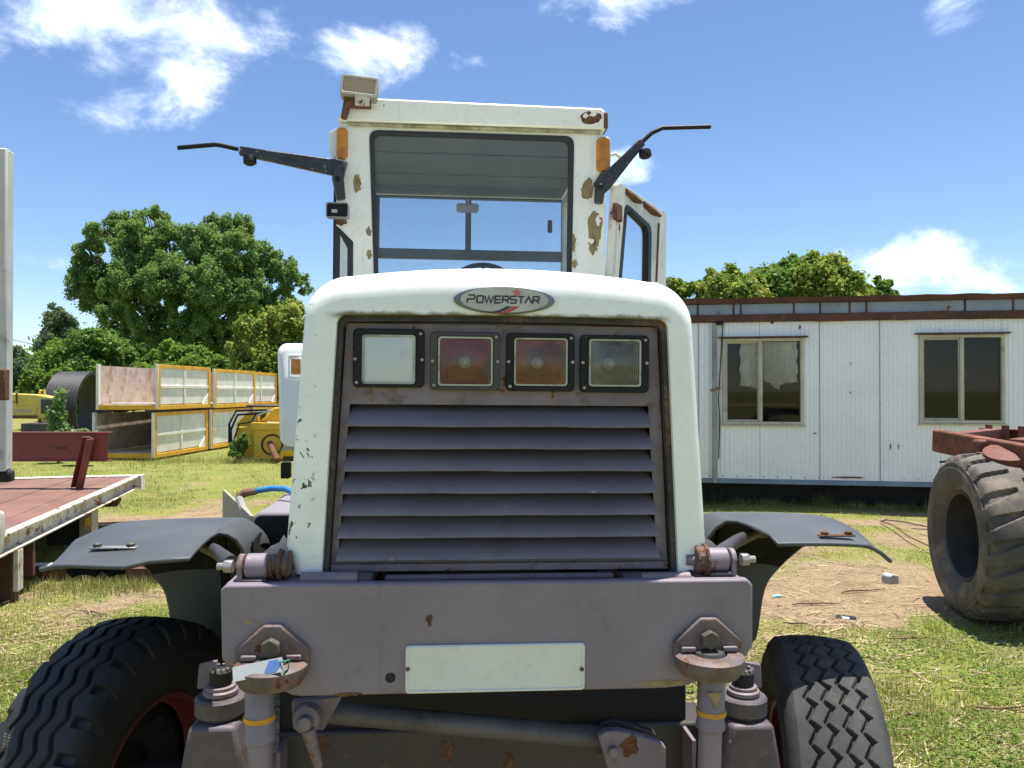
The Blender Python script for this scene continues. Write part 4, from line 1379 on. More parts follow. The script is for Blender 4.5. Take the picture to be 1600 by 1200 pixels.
mb.box(xd0, xd1, YR - 0.045, YR - 0.005, zr_m0 + 0.001, zr_t - 0.001)
mb.box(x0, x0 + 0.05, YR - 0.05, YR, zr_m0 + 0.001, zr_t - 0.001)
mb.box(x0, x1, YR - 0.05, YR, cabz0, 2.05)
mb.box(xr_, x1, YR - 0.05, YR, 2.051, zr_m1 - 0.001)
tp('cab_back', mb, wear('cab_inside_grey', (0.10, 0.115, 0.135), 0.6, var=0.1), cab, bevel=0.004)
tp('rear_window', MB().box(x0 + 0.051, xd0 - 0.001, YR - 0.028, YR - 0.023, zr_m0 + 0.002, zr_t - 0.002), M['screen'], cab, smooth=0)
rw = tp('rear_window', MB().box(xd1 + 0.001, xr_ - 0.001, YR - 0.038, YR - 0.033, zr_m0 + 0.002, zr_t - 0.002), M['screen'], cab, smooth=0)
tp('rear_window', MB().box(x0, xr_ - 0.001, YR - 0.028, YR - 0.023, 2.052, zr_m1 - 0.002), M['screen'], cab, smooth=0)
c = rb(858, 356)
tp('window_catch', MB().box(c[0] - 0.018, c[0] + 0.018, YR - 0.06, YR - 0.039, c[1] - 0.05, c[1] + 0.05), M['dark'], cab, bevel=0.01)
# roof
zs = zC + 0.003
rf = [C(528, 192), C(946, 206), C(946, 180), C(940, 172), C(580, 156), C(548, 163), C(530, 183)]
rf[0] = (rf[0][0], rf[0][1] + 0.003)
rf[1] = (rf[1][0], rf[1][1] + 0.003)
roof = tp('cab_roof', MB().prism(rf, YC - 0.035, YR + 0.06), M['cabwhite'], cab, bevel=0.012)
lip = [(xL0 + 0.05, zs - 0.006), (xR0 - 0.01, zs - 0.02), (xR0 - 0.01, zs - 0.012), (xL0 + 0.05, zs + 0.006)]
tp('gutter_moss', MB().tube([(xL0 + 0.06, YC - 0.014, fo_[3][1] - 0.008), ((xL0 + xR0) / 2, YC - 0.014, (fo_[3][1] + fo_[2][1]) / 2 - 0.010), (xR0 - 0.03, YC - 0.014, fo_[2][1] - 0.008)], 0.011, 8), wear('mossy_sealant', (0.34, 0.32, 0.20), 0.9, var=0.3, vscale=14, dirt=(0.48, 9, (0.14, 0.13, 0.05)), bump=0.9), roof)
tp('headlining', MB().box(fo_[0][0] + 0.06, fo_[1][0] - 0.06, YC + 0.06, YR - 0.06, zC - 0.015, zC - 0.003), M['lining'], roof)
for y in (2.95, 3.42, 3.72):
    tp('lining_seam', MB().box(fo_[0][0] + 0.07, fo_[1][0] - 0.07, y, y + 0.02, zC - 0.022, zC - 0.0155), M['lining'], roof, bevel=0.003)
tp('sun_blind', MB().box(fo_[0][0] + 0.07, fo_[1][0] - 0.12, 3.78, 3.80, zr_t - 0.02, zC - 0.03), M['lining'], roof, bevel=0.004)
# floor, seat, steering wheel, inside mirror
tp('cab_floor', MB().box(fo_[0][0] + 0.06, fo_[1][0] - 0.06, YC + 0.06, YR - 0.06, cabz0, cabz0 + 0.05), M['dark'], cab)
seat = tp('cab_seat', MB().box(-0.25, 0.25, 3.2, 3.68, 1.62, 1.76), M['black'], cab, bevel=0.04)
tp('seat_base', MB().box(-0.18, 0.18, 3.28, 3.6, cabz0 + 0.051, 1.619), M['dark'], seat, bevel=0.02)
sw = L(757, 405, 2.98)
swr = 0.205
ring = [Vector((sw.x + swr * math.cos(rad(a)), 2.98 + swr * 0.55 * math.sin(rad(a)) + 0.11, sw.z - swr * 0.82 + swr * 0.82 * math.sin(rad(a)))) for a in range(0, 361, 10)]
swo = tp('steering_wheel', MB().tube(ring, 0.016, 10, False), M['black'], cab, smooth=60)
ctr = Vector((sw.x, 3.09, sw.z - swr * 0.82))
mb = MB().lathe([(0.05, 0), (0.05, 0.03), (0.02, 0.04)], ctr, (0, 0.8, 0.55), 16)
for a in (200, 340, 90):
    mb.tube([ctr, ctr + Vector((swr * math.cos(rad(a)), swr * 0.55 * math.sin(rad(a)), swr * 0.82 * math.sin(rad(a))))], 0.012, 8)
mb.tube([ctr, (sw.x, 2.75, cabz0 + 0.05)], 0.03, 10)
tp('steering_column', mb, M['black'], swo)
a, b_ = L(713, 332, 2.62), L(748, 319, 2.62)
im = tp('inside_mirror', MB().prism(rrect(a.x, b_.x, a.z, b_.z, 0.015), 2.60, 2.625), M['lining'], cab, bevel=0.006)
tp('mirror_stem', MB().tube([((a.x + b_.x) / 2, 2.60, b_.z - 0.012), ((a.x + b_.x) / 2, 2.52, b_.z)], 0.006, 8), M['lining'], im)
# rust on the right roof corner, black quarter light at lower left, side markers
scab(923, 184, 0.13, 0.07, M['rust'], YC - 0.0355, 'rust_scab', roof, n=18, jag=0.2, seed=61)
scab(915, 181, 0.028, 0.03, M['cabwhite'], YC - 0.0375, 'paint_flake', roof, n=9, seed=62)
scab(927, 179, 0.05, 0.035, M['cabwhite'], YC - 0.0375, 'paint_flake', roof, n=9, jag=0.5, seed=63)
cz = C(944, 188)
tp('roof_corner_rust', MB().box(cz[0] - 0.012, cz[0] + 0.016, YC - 0.038, YC + 0.12, cz[1] - 0.06, cz[1] + 0.035), M['rust'], roof, bevel=0.008)
for k, (px, py, w, h_, sd_, jg) in enumerate(((558, 287, 0.045, 0.105, 70, 0.2), (918, 296, 0.075, 0.125, 71, 0.18), (930, 358, 0.085, 0.20, 72, 0.2), (926, 384, 0.05, 0.09, 73, 0.3), (576, 362, 0.03, 0.05, 74, 0.3), (577, 398, 0.03, 0.05, 75, 0.3), (896, 378, 0.028, 0.10, 76, 0.3), (898, 412, 0.03, 0.05, 77, 0.3))):
    scab(px, py, w, h_, M['primer'], YC - 0.0005, 'peeled_patch', cab, n=22, jag=jg, seed=sd_)
scab(934, 345, 0.035, 0.05, M['cabwhite'], YC - 0.0018, 'paint_flake', cab, n=11, jag=0.5, seed=78)
scab(924, 376, 0.045, 0.03, M['cabwhite'], YC - 0.0018, 'paint_flake', cab, n=11, jag=0.5, seed=79)
ql = tp('quarter_light', MB().prism([(C(523, 470)[0], 1.9), (C(552, 470)[0], 1.9), C(552, 378), C(536, 362), C(523, 350)], YC - 0.006, YC - 0.001), M['rubber'], cab, bevel=0.002)
tp('quarter_glass', MB().prism([(C(531, 470)[0], 1.95), (C(543, 470)[0], 1.95), C(543, 388), C(532, 368)], YC - 0.010, YC - 0.0065), M['lampglass_dull'], ql, smooth=0)
tp('door_seal', MB().box(fo_[0][0] - 0.014, fo_[0][0] - 0.001, YC + 0.02, YC + 0.05, cabz0, zC - 0.18), M['rubber'], cab, bevel=0.003)
# chamfered side cheeks below the roof
ck = [C(513, 205), C(513, 235), C(522, 252), C(528, 240), C(528, 196)]
tp('roof_cheek', MB().prism(ck, YC + 0.02, YR - 0.1), M['cabwhite'], cab, bevel=0.004)
for (x0, y0, x1, y1) in ((527, 251, 545, 203), (930, 270, 951, 218)):
    a, b_ = C(x0, y0), C(x1, y1)
    mk = tp('side_marker', MB().prism(rrect(a[0] - 0.008, b_[0] + 0.008, a[1] - 0.010, b_[1] + 0.010, 0.018), YC - 0.018, YC - 0.001), M['cabwhite'], cab, bevel=0.004)
    tp('marker_lens', MB().prism(rrect(a[0], b_[0], a[1], b_[1], 0.026), YC - 0.045, YC - 0.0185), M['amber'], mk, bevel=0.008, segs=3)
# work lamp on its rusted bracket
wl0, wl1 = L(532, 150, 2.42), L(591, 122, 2.42)
wm = Matrix.Translation(((wl0.x + wl1.x) / 2, 2.42, (wl0.z + wl1.z) / 2)) @ Matrix.Rotation(rad(5), 4, 'Y') @ Matrix.Rotation(rad(-9), 4, 'X')
hw, hh = (wl1.x - wl0.x) / 2 * 0.98, (wl1.z - wl0.z) / 2 * 1.08
wk = tp('work_lamp', MB().prism(rrect(-hw, hw, -hh, hh, 0.012), -0.005, 0.07, wm), wear('work_lamp_shell', (0.30, 0.29, 0.25), 0.5, var=0.15, dirt=(0.55, 12)), bevel=0.006)
tp('work_lamp_rim', MB().ringprism(rrect(-hw, hw, -hh, hh, 0.012), rrect(-hw + 0.014, hw - 0.014, -hh + 0.014, hh - 0.014, 0.008), -0.02, -0.0055, wm), wear('work_lamp_rim', (0.40, 0.39, 0.34), 0.45, var=0.15), wk, bevel=0.003)
tp('work_lamp_bowl', MB().prism(rrect(-hw + 0.0145, hw - 0.0145, -hh + 0.0145, hh - 0.0145, 0.008), -0.009, -0.0055, wm), M['refl_work'], wk, smooth=0)
mb = MB()
for k in range(22):
    x = -hw + 0.020 + (2 * hw - 0.04) * k / 21
    mb.box(x - 0.0022, x + 0.0022, -0.014, -0.0095, -hh + 0.017, hh - 0.017, wm)
tp('lens_flute', mb, M['fluted'], wk, smooth=0)
mb = MB()
a, b_, c_ = L(537, 186, 2.44), L(543, 160, 2.44), L(570, 158, 2.44)
mb.tube([a, b_], [0.018, 0.024], 8)
mb.box(b_.x - 0.02, c_.x + 0.035, 2.425, 2.455, b_.z - 0.03, b_.z + 0.035)
tp('lamp_bracket', mb, M['rust'], wk, bevel=0.004)
tp('lamp_foot', MB().box(L(555, 160, 2.42).x, L(578, 160, 2.42).x, 2.40, 2.424, b_.z - 0.025, b_.z + 0.03), wear('flaking_white', (0.6, 0.58, 0.5), 0.6, rust=(0.55, 30)), wk, bevel=0.004)
# mirror arms: bracket, channel, rod, clamp knob
arms = [([(533, 312), (528, 280), (530, 258)], [(540, 262), (375, 236)], [(372, 233), (345, 227), (335, 226), (278, 231)], (390, 250), 0.036, 0.022),
        ([(935, 318), (938, 292), (942, 276)], [(935, 292), (1003, 222)], [(1003, 222), (1018, 208), (1035, 200), (1110, 198)], (1007, 240), 0.036, 0.022)]
for br_p, ch, rod, kn, w0, w1 in arms:
    yl = YC - 0.05
    base = tp('mirror_bracket', MB().tube([L(*p, yl) for p in br_p] + [L(*ch[0], yl)], [0.026, 0.034, 0.038, 0.036], 8), M['arm_black'], cab, bevel=0.004)
    p, q = L(*ch[0], yl), L(*ch[1], yl)
    d = (q - p).normalized()
    nn = Vector((-d.z, 0, d.x))
    if nn.z < 0:
        nn = -nn
    rows = []
    for f in (0, 0.12, 0.35, 0.7, 1.0):
        hw_ = (0.047 + (0.024 - 0.047) * min(1, f * 1.15)) if f > 0 else 0.040
        cc = p + (q - p) * f - nn * (0.012 * (1 - f))
        rows.append([cc + nn * hw_ + Vector((0, -0.02, 0)), cc + nn * hw_ + Vector((0, 0.02, 0)), cc - nn * hw_ + Vector((0, 0.02, 0)), cc - nn * hw_ + Vector((0, -0.02, 0))])
    tp('mirror_arm', MB().loft(rows, True, True, True), M['arm_black'], base, bevel=0.006)
    tp('mirror_rod', MB().tube([L(*r_, yl) for r_ in rod], 0.0125, 12), M['black'], base, smooth=60)
    k_ = L(*kn, yl)
    tp('clamp_knob', MB().lathe([(0.020, 0), (0.033, 0.005), (0.036, 0.02), (0.036, 0.04), (0.026, 0.048)], (k_.x, yl, k_.z + 0.022), (0.1, -0.15, -1), 14), M['black'], base, smooth=30)
    tp('bracket_bolt', MB().lathe([(0.016, 0), (0.016, 0.012), (0.01, 0.016)], L(*br_p[1], yl - 0.036), (0, -1, 0), 8), M['black'], base)
a, b_ = L(509, 340, 2.36), L(545, 317, 2.36)
sm = tp('small_lamp', MB().ringprism(rrect(a.x, b_.x, a.z, b_.z, 0.014), rrect(a.x + 0.006, b_.x - 0.006, a.z + 0.006, b_.z - 0.006, 0.010), 2.35, 2.40), M['steel'], cab, bevel=0.002)
tp('lamp_back', MB().prism(rrect(a.x + 0.0062, b_.x - 0.0062, a.z + 0.0062, b_.z - 0.0062, 0.010), 2.372, 2.39), M['black'], sm)
tp('lamp_slot', MB().box(a.x + 0.03, a.x + 0.06, 2.366, 2.3715, (a.z + b_.z) / 2 - 0.012, (a.z + b_.z) / 2 + 0.006), M['paper'], sm)
tp('lamp_arm', MB().tube([L(535, 336, 2.41), L(537, 345, 2.47)], 0.016, 8), M['rust'], sm)
scab(534, 347, 0.06, 0.05, M['rust'], YC - 0.0005, 'rust_scab', cab, n=16, jag=0.4, seed=81)
# small white grab loop and the hinged door standing open
tp('grab_loop', MB().tube([L(948, 262, 2.75), L(952, 243, 2.75), L(962, 240, 2.75), L(972, 248, 2.75), L(974, 262, 2.75)], 0.012, 8), M['cabwhite'], cab, smooth=60)
Aw = T @ L(962, 284, 2.62)
d = ray(1036, 333)
Bw = Vector((0, 0, EYE)) + d * ((Aw.z - EYE) / d.z)
ang = math.atan2(Bw.y - Aw.y, Bw.x - Aw.x)
DM = Matrix.Translation((Aw.x, Aw.y, 0)) @ Matrix.Rotation(ang, 4, 'Z')
TD = T.inverted() @ DM


def Dq(px, py):
    p = hit(DM, px, py, 0)
    return (p.x, p.z)


o_ = [(Dq(938, 440)[0], 1.45), (Dq(1035, 440)[0], 1.45), Dq(1037, 333), Dq(962, 284)]
i_ = [(Dq(951, 440)[0], 1.95), (Dq(1009, 440)[0], 1.95), Dq(1013, 354), Dq(972, 317)]
i2 = [(Dq(955, 440)[0], 1.98), (Dq(1005, 440)[0], 1.98), Dq(1008, 358), Dq(975, 325)]
door = part('cab_door', MB().ringprism(quadround(o_, 0.03), quadround(i_, 0.07), -0.02, 0.035, TD), wear('door_white_rusting', (0.66, 0.65, 0.59), 0.5, var=0.08, dirt=(0.62, 7, (0.33, 0.25, 0.15)), rust=(0.615, 9), streak=(0.6, (0.36, 0.26, 0.16))), TR, bevel=0.006, label='door swung open with rust along its frame')
part('window_seal', MB().ringprism(quadround(i_, 0.07), quadround(i2, 0.06), -0.026, 0.02, TD), M['rubber'], door, bevel=0.003)
part('window_pane', MB().prism(quadround(i2, 0.06), -0.004, 0.001, TD), M['screen'], door, smooth=0)
tpt = Dq(1037, 333)
for k, (f0, f1) in enumerate(((0.08, 0.45), (0.5, 0.9))):
    p0, p1 = Dq(967 + 66 * f0, 296 + 46 * f0), Dq(967 + 66 * f1, 296 + 46 * f1)
    part('rust_band', MB().tube([TD @ Vector((p0[0], -0.022, p0[1])), TD @ Vector(((p0[0] + p1[0]) / 2, -0.022, p0[1] - 0.012)), TD @ Vector((p1[0], -0.022, p1[1]))], [0.018, 0.026, 0.012], 8), M['rust'], door, smooth=30)
part('rust_band', MB().tube([TD @ Vector((Dq(1024, 350)[0], -0.021, Dq(1024, 350)[1])), TD @ Vector((Dq(1020, 440)[0], -0.021, Dq(1020, 440)[1]))], 0.011, 6), M['rust'], door)
h_ = Dq(955, 330)
part('door_hinge', MB().box(h_[0] - 0.04, h_[0] + 0.06, -0.05, -0.021, h_[1] - 0.06, h_[1] + 0.04, TD), M['rust'], door, bevel=0.008)
# rear wheels and mudguards under the cab, hidden by the front from here
for sgn in (-1, 1):
    w = bpy.data.objects.new('rear_wheel', None)
    COL.objects.link(w)
    w.parent = TR
    w.matrix_local = Matrix.Translation((sgn * 0.95, 3.9, 0.60))
    o = bpy.data.objects.new('tyre', tyre_mesh('tyre', 0.60, 0.40, 0.32, 0.33, 240, 40, lambda S, TH, on, fr: np.where(on & (((TH * 24 / (2 * np.pi) + S * 6 * np.sign(S)) % 1.0) < 0.4), 0.03, 0), M['tyre']))
    COL.objects.link(o)
    o.parent = w
    part('rim', rim_mb(0.32, 0.40, 0.02), M['redrim'], w)
tp('rear_axle', MB().lathe([(0.09, 0), (0.09, 0.6), (0.2, 0.7), (0.2, 1.0), (0.09, 1.1), (0.09, 1.7)], (-0.85, 3.9, 0.60), (1, 0, 0), 20), M['mauve_dirty_shaded'])

# ---- laminated tag tied to the left mount: hangs there, so a thing of its own
tgM = T @ Matrix.Translation(L(403, 1046, -0.09)) @ Matrix.Rotation(rad(-11), 4, 'Y') @ Matrix.Rotation(rad(-24), 4, 'X')
tg = part('paper_tag', MB().prism(rrect(-0.056, 0.056, -0.016, 0.016, 0.003), -0.0008, 0.0008), M['paper'], None, M=tgM)
tag(tg, 'white laminated tag with blue corner tied to the bumper mount', 'tag')
part('tag_print', MB().prism([(0.012, -0.013), (0.040, -0.013), (0.053, 0.0), (0.045, 0.013), (0.026, 0.013)], -0.0016, -0.0009), M['tag_blue'], tg, smooth=0)
part('tag_string', MB().tube([(0.050, -0.002, 0.006), (0.062, -0.006, 0.004), (0.068, 0.012, 0.008), (0.060, 0.03, -0.006), (0.055, 0.0, -0.02)], 0.0016, 6), M['tag_green'], tg)
# ================================================================== site office behind
o0 = at(1100, 790, 12.0)
OM = Matrix.Translation((o0.x, o0.y, 0)) @ Matrix.Rotation(rad(-9.6), 4, 'Z')
OF = empty('site_office', OM, 'long white corrugated site office with two windows and rusty blue fascia', 'portable office')


def O(px, py, yl=0.0):
    p = hit(OM, px, py, yl)
    return (p.x, p.z)


def op(name, mb, mat, parent=None, **k):
    return part(name, mb, mat, parent or OF, **k)


zw0 = O(1280, 750)[1]
zw1 = O(1280, 502)[1]
seams = [O(px, 600)[0] for px in (1092, 1187, 1281, 1375, 1469, 1565)]
pw = (seams[-1] - seams[0]) / 5
while seams[0] > -4.6:
    seams.insert(0, seams[0] - pw)
while seams[-1] < 6.5:
    seams.append(seams[-1] + pw)
wins = [(*O(1129, 663), *O(1255, 528)), (*O(1436, 661), *O(1569, 522))]


def corrug(mb, x0, x1, z0, z1):
    """ribbed sheet: narrow raised ribs every 77 mm"""
    xs = [(x0, 0.0)]
    k = math.ceil((x0 + 0.012) / 0.066)
    while k * 0.066 + 0.016 < x1:
        c = k * 0.066
        if c - 0.016 > x0:
            xs += [(c - 0.014, 0.0), (c - 0.008, -0.010), (c + 0.008, -0.010), (c + 0.014, 0.0)]
        k += 1
    xs.append((x1, 0.0))
    mb.loft([[Vector((x, y, z0)) for x, y in xs], [Vector((x, y, z1)) for x, y in xs]], closed=False)


for i in range(len(seams) - 1):
    x0, x1 = seams[i] + 0.002, seams[i + 1] - 0.002
    mb = MB()
    rects = [(x0, x1, zw0, zw1)]
    for a, c, b_, d in wins:
        nr = []
        for r0, r1, s0, s1 in rects:
            if b_ <= r0 or a >= r1:
                nr.append((r0, r1, s0, s1))
                continue
            nr += [(r0, r1, s0, c), (r0, r1, d, s1)]
            if a > r0:
                nr.append((r0, a, c, d))
            if b_ < r1:
                nr.append((b_, r1, c, d))
        rects = nr
    split = len({(r[2], r[3]) for r in rects}) > 1
    for r in rects:
        if r[1] - r[0] > 0.004:
            mb = MB()
            corrug(mb, *r)
            op('wall_panel', mb, M['office'], smooth=20)
    # lapped edge of the sheet
    if not any(a < x1 < b_ for a, c, b_, d in wins):
        op('panel_joint', MB().box(x1 - 0.008, x1 + 0.003, -0.0125, -0.0105, zw0, zw1), M['fascia'])
xa, xb = seams[0], seams[-1]
zz_ = O(1280, 473)[1]
mb = MB().box(xa, xb, 2.90, 2.95, zw0, zz_ + 0.06).box(xa, xa + 0.03, 0.03, 2.89, zw0, zz_).box(xb - 0.03, xb, 0.03, 2.89, zw0, zz_)
mb.box(xa + 0.04, xb - 0.04, 0.03, 2.88, zw0 - 0.02, zw0 + 0.03)
op('back_wall', mb, M['office'])
op('dark_partition', MB().box(xa + 0.05, xb - 0.05, 1.6, 1.62, zw0 + 0.04, zw1), wear('dim_interior', (0.05, 0.05, 0.05), 0.8, var=0.3))  # dark sheet inside; its colour makes the room look unlit
# fascia, beams, roof
zf0, zf1, zf2, zf3 = zw1, O(1280, 490)[1], O(1280, 473)[1], O(1280, 464)[1]
fb = MB()
n = 40
rg = random.Random(12)
rows = []
for k in range(n + 1):
    x = xa + (xb - xa) * k / n
    w = rg.uniform(-0.008, 0.008)
    rows.append([Vector((x, -0.05, zf0 + 0.002 + w)), Vector((x, -0.05, zf1 + w)), Vector((x, 0.02, zf1 + w)), Vector((x, 0.02, zf0 + 0.002 + w))])
op('fascia_beam', fb.loft(rows, True, True, True), M['rustbeam'])
fx = [O(px, 482)[0] for px in (1090, 1146, 1157, 1240, 1281, 1327, 1353, 1507, 1582, 1660, 1740)]
left = fx[0]
while left > xa + 0.9:
    left -= 0.85
    fx.insert(0, left)
fx.append(xb)
for k in range(len(fx) - 1):
    op('fascia_panel', MB().box(fx[k] + 0.012, fx[k + 1] - 0.012, -0.020 - 0.004 * (k % 2), 0.02, zf1 + 0.001, zf2), M['fascia'], bevel=0.004)
    op('fascia_stud', MB().box(fx[k + 1] - 0.011, fx[k + 1] + 0.011, -0.032, 0.02, zf1 + 0.001, zf2), M['rustbeam'])
rows = []
for k in range(n + 1):
    x = xa + (xb - xa) * k / n
    w = rg.uniform(-0.012, 0.014)
    rows.append([Vector((x, -0.06, zf2 + 0.003 + w * 0.4)), Vector((x, -0.085, zf3 + w)), Vector((x, 3.0, zf3 + 0.05)), Vector((x, 3.0, zf2 + 0.05))])
op('roof', MB().loft(rows, True, True, True), M['rustbeam'])
op('skid_beam', MB().box(xa, xb, -0.02, 0.08, zw0 - 0.075, zw0 - 0.004), M['skid'], bevel=0.006)
mb = MB()
for k in range(7):
    x = xa + 0.5 + (xb - xa - 1) * k / 6
    for y in (0.9, 2.3):
        op('support_block', MB().box(x - 0.15, x + 0.15, y, y + 0.4, -0.05, zw0 - 0.03), M['concrete'])
for y in (0.45, 2.0, 2.75):
    op('floor_shade_beam', MB().box(xa + 0.1, xb - 0.1, y, y + 0.1, 0.03, zw0 - 0.04), M['dark'])  # dark beams added to make the space under the office read as shade
# windows
for wi_, (a, c, b_, d) in enumerate(wins):
    fr = MB()
    t_ = 0.045
    fr.ringprism([(a, c), (b_, c), (b_, d), (a, d)], [(a + t_, c + t_), (b_ - t_, c + t_), (b_ - t_, d - t_), (a + t_, d - t_)], -0.035, 0.05)
    w = op('window', fr, M['winframe'], bevel=0.005, label='window with a gathered white curtain' if wi_ == 0 else 'window with dark empty panes')
    mx = a + (b_ - a) * (0.475 if wi_ == 0 else 0.505)
    op('window_mullion', MB().box(mx - 0.028, mx + 0.028, -0.02, 0.03, c + t_ + 0.001, d - t_ - 0.001), M['winframe'], w, bevel=0.004)
    op('sash', MB().ringprism([(a + t_ + .001, c + t_ + .001), (mx - .029, c + t_ + .001), (mx - .029, d - t_ - .001), (a + t_ + .001, d - t_ - .001)], [(a + t_ + .03, c + t_ + .03), (mx - .045, c + t_ + .03), (mx - .045, d - t_ - .03), (a + t_ + .03, d - t_ - .03)], 0.0, 0.025), M['winframe'], w, bevel=0.003)
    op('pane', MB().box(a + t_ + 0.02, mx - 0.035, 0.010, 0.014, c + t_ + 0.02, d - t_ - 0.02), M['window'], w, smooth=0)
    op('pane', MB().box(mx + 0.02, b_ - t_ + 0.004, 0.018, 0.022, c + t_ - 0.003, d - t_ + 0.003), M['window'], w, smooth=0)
    op('window_hood', MB().box(a - 0.06, b_ + 0.06, -0.085, -0.008, d + 0.006, d + 0.028), M['rustbeam'], w, bevel=0.004)
    op('window_sill', MB().box(a - 0.02, b_ + 0.02, -0.05, -0.008, c - 0.026, c - 0.002), M['winframe'], w, bevel=0.004)
    if wi_ == 0:
        H_ = d - c
        cu = MB()
        for (x0, x1, l0, l1, sd_) in ((a + 0.28, mx - 0.01, 0.50, 0.54, 1), (mx + 0.02, mx + 0.30, 0.42, 0.56, 2), (mx + 0.26, b_ - 0.07, 0.50, 0.46, 3)):
            g = []
            nn = 40
            for k in range(nn + 1):
                f = k / nn
                x = x0 + (x1 - x0) * f
                ln = (l0 + (l1 - l0) * f) * H_ + 0.02 * math.sin(k * 1.3 + sd_)
                g.append([Vector((x + 0.015 * math.sin(q * 2 + sd_), 0.075 + 0.034 * math.sin(k * 1.55 + sd_) * (0.5 + q / 8) + 0.01 * math.sin(k * 0.6), d - 0.05 - ln * q / 8)) for q in range(9)])
            cu.loft(g, closed=False)
        op('curtain', cu, M['curtain'], w, smooth=60)
        op('table_edge', MB().box(a, b_, 0.5, 0.9, c + 0.28, c + 0.31), M['soil_piece'], w)
# downpipe with elbow, and the cable beside it
px_ = O(1116, 600)[0]
dp = op('downpipe', MB().tube([(px_, -0.06, zw0 - 0.06), (px_, -0.06, zw1 - 0.02)], 0.040, 12), M['pipe'])
op('pipe_elbow', MB().tube([(px_ + 0.01, -0.06, zw1 - 0.05), (px_ + 0.03, -0.07, zw1 - 0.015), (px_ + 0.13, -0.07, zw1 - 0.012)], 0.028, 10), M['black'], dp, smooth=60)
op('pipe_cable', MB().tube([(px_ + 0.13, -0.03, zw1 - 0.03), (px_ + 0.10, -0.03, zw1 - 0.5), (px_ + 0.06, -0.04, zw1 - 1.2), (px_ + 0.08, -0.03, zw0 + 0.9), (px_ + 0.06, -0.03, zw0 + 0.3)], 0.008, 6), M['black'], dp)
zc = O(1116, 610)[1]
op('pipe_tie', MB().tube([(px_ - 0.06, -0.09, zc), (px_, -0.11, zc + 0.01), (px_ + 0.08, -0.08, zc + 0.04)], 0.02, 8), M['soil_piece'], dp)
rg = random.Random(15)
mb = MB()
for k in range(60):
    x = xa + 0.1 + (xb - xa - 0.2) * k / 59
    mb.lathe([(0.011, 0), (0.008, 0.006)], (x, -0.001, zw0 + 0.035), (0, -1, 0), 6)
o = op('fixing_screws', mb, M['rust'])
o.name = 'sheet_screw'
o['kind'] = 'stuff'
for k, (px, py, w_, h_) in enumerate(((1206, 504, 0.05, 0.04), (1250, 511, 0.03, 0.06), (1329, 568, 0.02, 0.03), (1329, 613, 0.02, 0.03), (1273, 677, 0.05, 0.02), (1391, 698, 0.02, 0.09), (1404, 698, 0.02, 0.07), (1325, 746, 0.5, 0.03))):
    p = hit(OM, px, py, -0.0105)
    poly = [(p.x + math.cos(a) * w_ / 2 * rg.uniform(0.6, 1.3), p.z + math.sin(a) * h_ / 2 * rg.uniform(0.6, 1.3)) for a in np.linspace(0, 2 * math.pi, 11)[:-1]]
    op('wall_scar', MB().prism(poly, -0.0125, -0.0102), M['rust'] if k != 7 else M['orange_rust'], smooth=0)

# ================================================================== red chassis on a big tyre, right
cw = at(1512, 845, 6.05)
CM = Matrix.Translation((cw.x, cw.y, 0))
CH = empty('derelict_chassis', CM, 'rusty red truck chassis standing on one big bare tyre', 'scrap chassis')


def lug_tread(S, TH, on, fr):
    d = np.zeros_like(S)
    N = 22
    side = np.sign(S + 1e-9)
    p = (TH * N / (2 * np.pi) + 0.5 * (side > 0) + np.abs(S) * 2.6) % 1.0
    w = 0.20 + 0.26 * np.clip((np.abs(S) - 0.05) / 0.16, 0, 1)
    d = np.where(np.abs(S) > 0.035, 0.028 * np.clip((w - p) / 0.04 + 0.5, 0, 1) * np.clip(p / 0.03, 0, 1), 0)
    p2 = (p + 0.32) % 1.0
    d = np.maximum(d, np.where((np.abs(S) > 0.15) & (p2 > 0.52) & (p2 < 0.66), 0.02, 0))
    far = (~on) & (fr > 0.89) & (p < 0.44)
    return np.where(on, d, np.where(far, 0.026, 0))


R_ = 0.665
wq = bpy.data.objects.new('wheel', None)
COL.objects.link(wq)
wq.parent = CH
wq.matrix_local = Matrix.Translation((0.25, 0.10, R_ - 0.03)) @ Matrix.Rotation(rad(-9), 4, 'Z')
o = bpy.data.objects.new('tyre', tyre_mesh('tyre', R_, 0.56, 0.345, 0.46, 480, 56, lug_tread, M['tyre_dusty'], crown=0.02, bead=0.70, ribs=0.006))
COL.objects.link(o)
o.parent = wq
part('rim', MB().lathe([(0.362, -0.21), (0.35, -0.225), (0.335, -0.215), (0.325, -0.10), (0.30, 0.0), (0.30, 0.12), (0.10, 0.14), (0.02, 0.14)], (0, 0, 0), (1, 0, 0), 48, False, True), M['rimgrey'], wq)


def cl(px, py, Y):
    p = at(px, py, Y)
    return p - Vector((cw.x, cw.y, 0))


def beam(name, p, q, h, w, mat, root, cap=True, web=False, **k):
    """rolled section between two points; web = channel with flanges"""
    p, q = Vector(p), Vector(q)
    d = (q - p).normalized()
    s = d.cross(Vector((0, 0, 1))).normalized()
    u = s.cross(d)
    if web:
        sec = [(-w / 2, -h / 2), (w / 2, -h / 2), (w / 2, -h / 2 + 0.014), (-w / 2 + 0.014, -h / 2 + 0.014), (-w / 2 + 0.014, h / 2 - 0.014), (w / 2, h / 2 - 0.014), (w / 2, h / 2), (-w / 2, h / 2)]
    else:
        sec = [(-w / 2, -h / 2), (w / 2, -h / 2), (w / 2, h / 2), (-w / 2, h / 2)]
    rows = [[c + s * a + u * b_ for a, b_ in sec] for c in (p, q)]
    return part(name, MB().loft(rows, True, True, True), mat, root, bevel=k.pop('bevel', 0.006), **k)


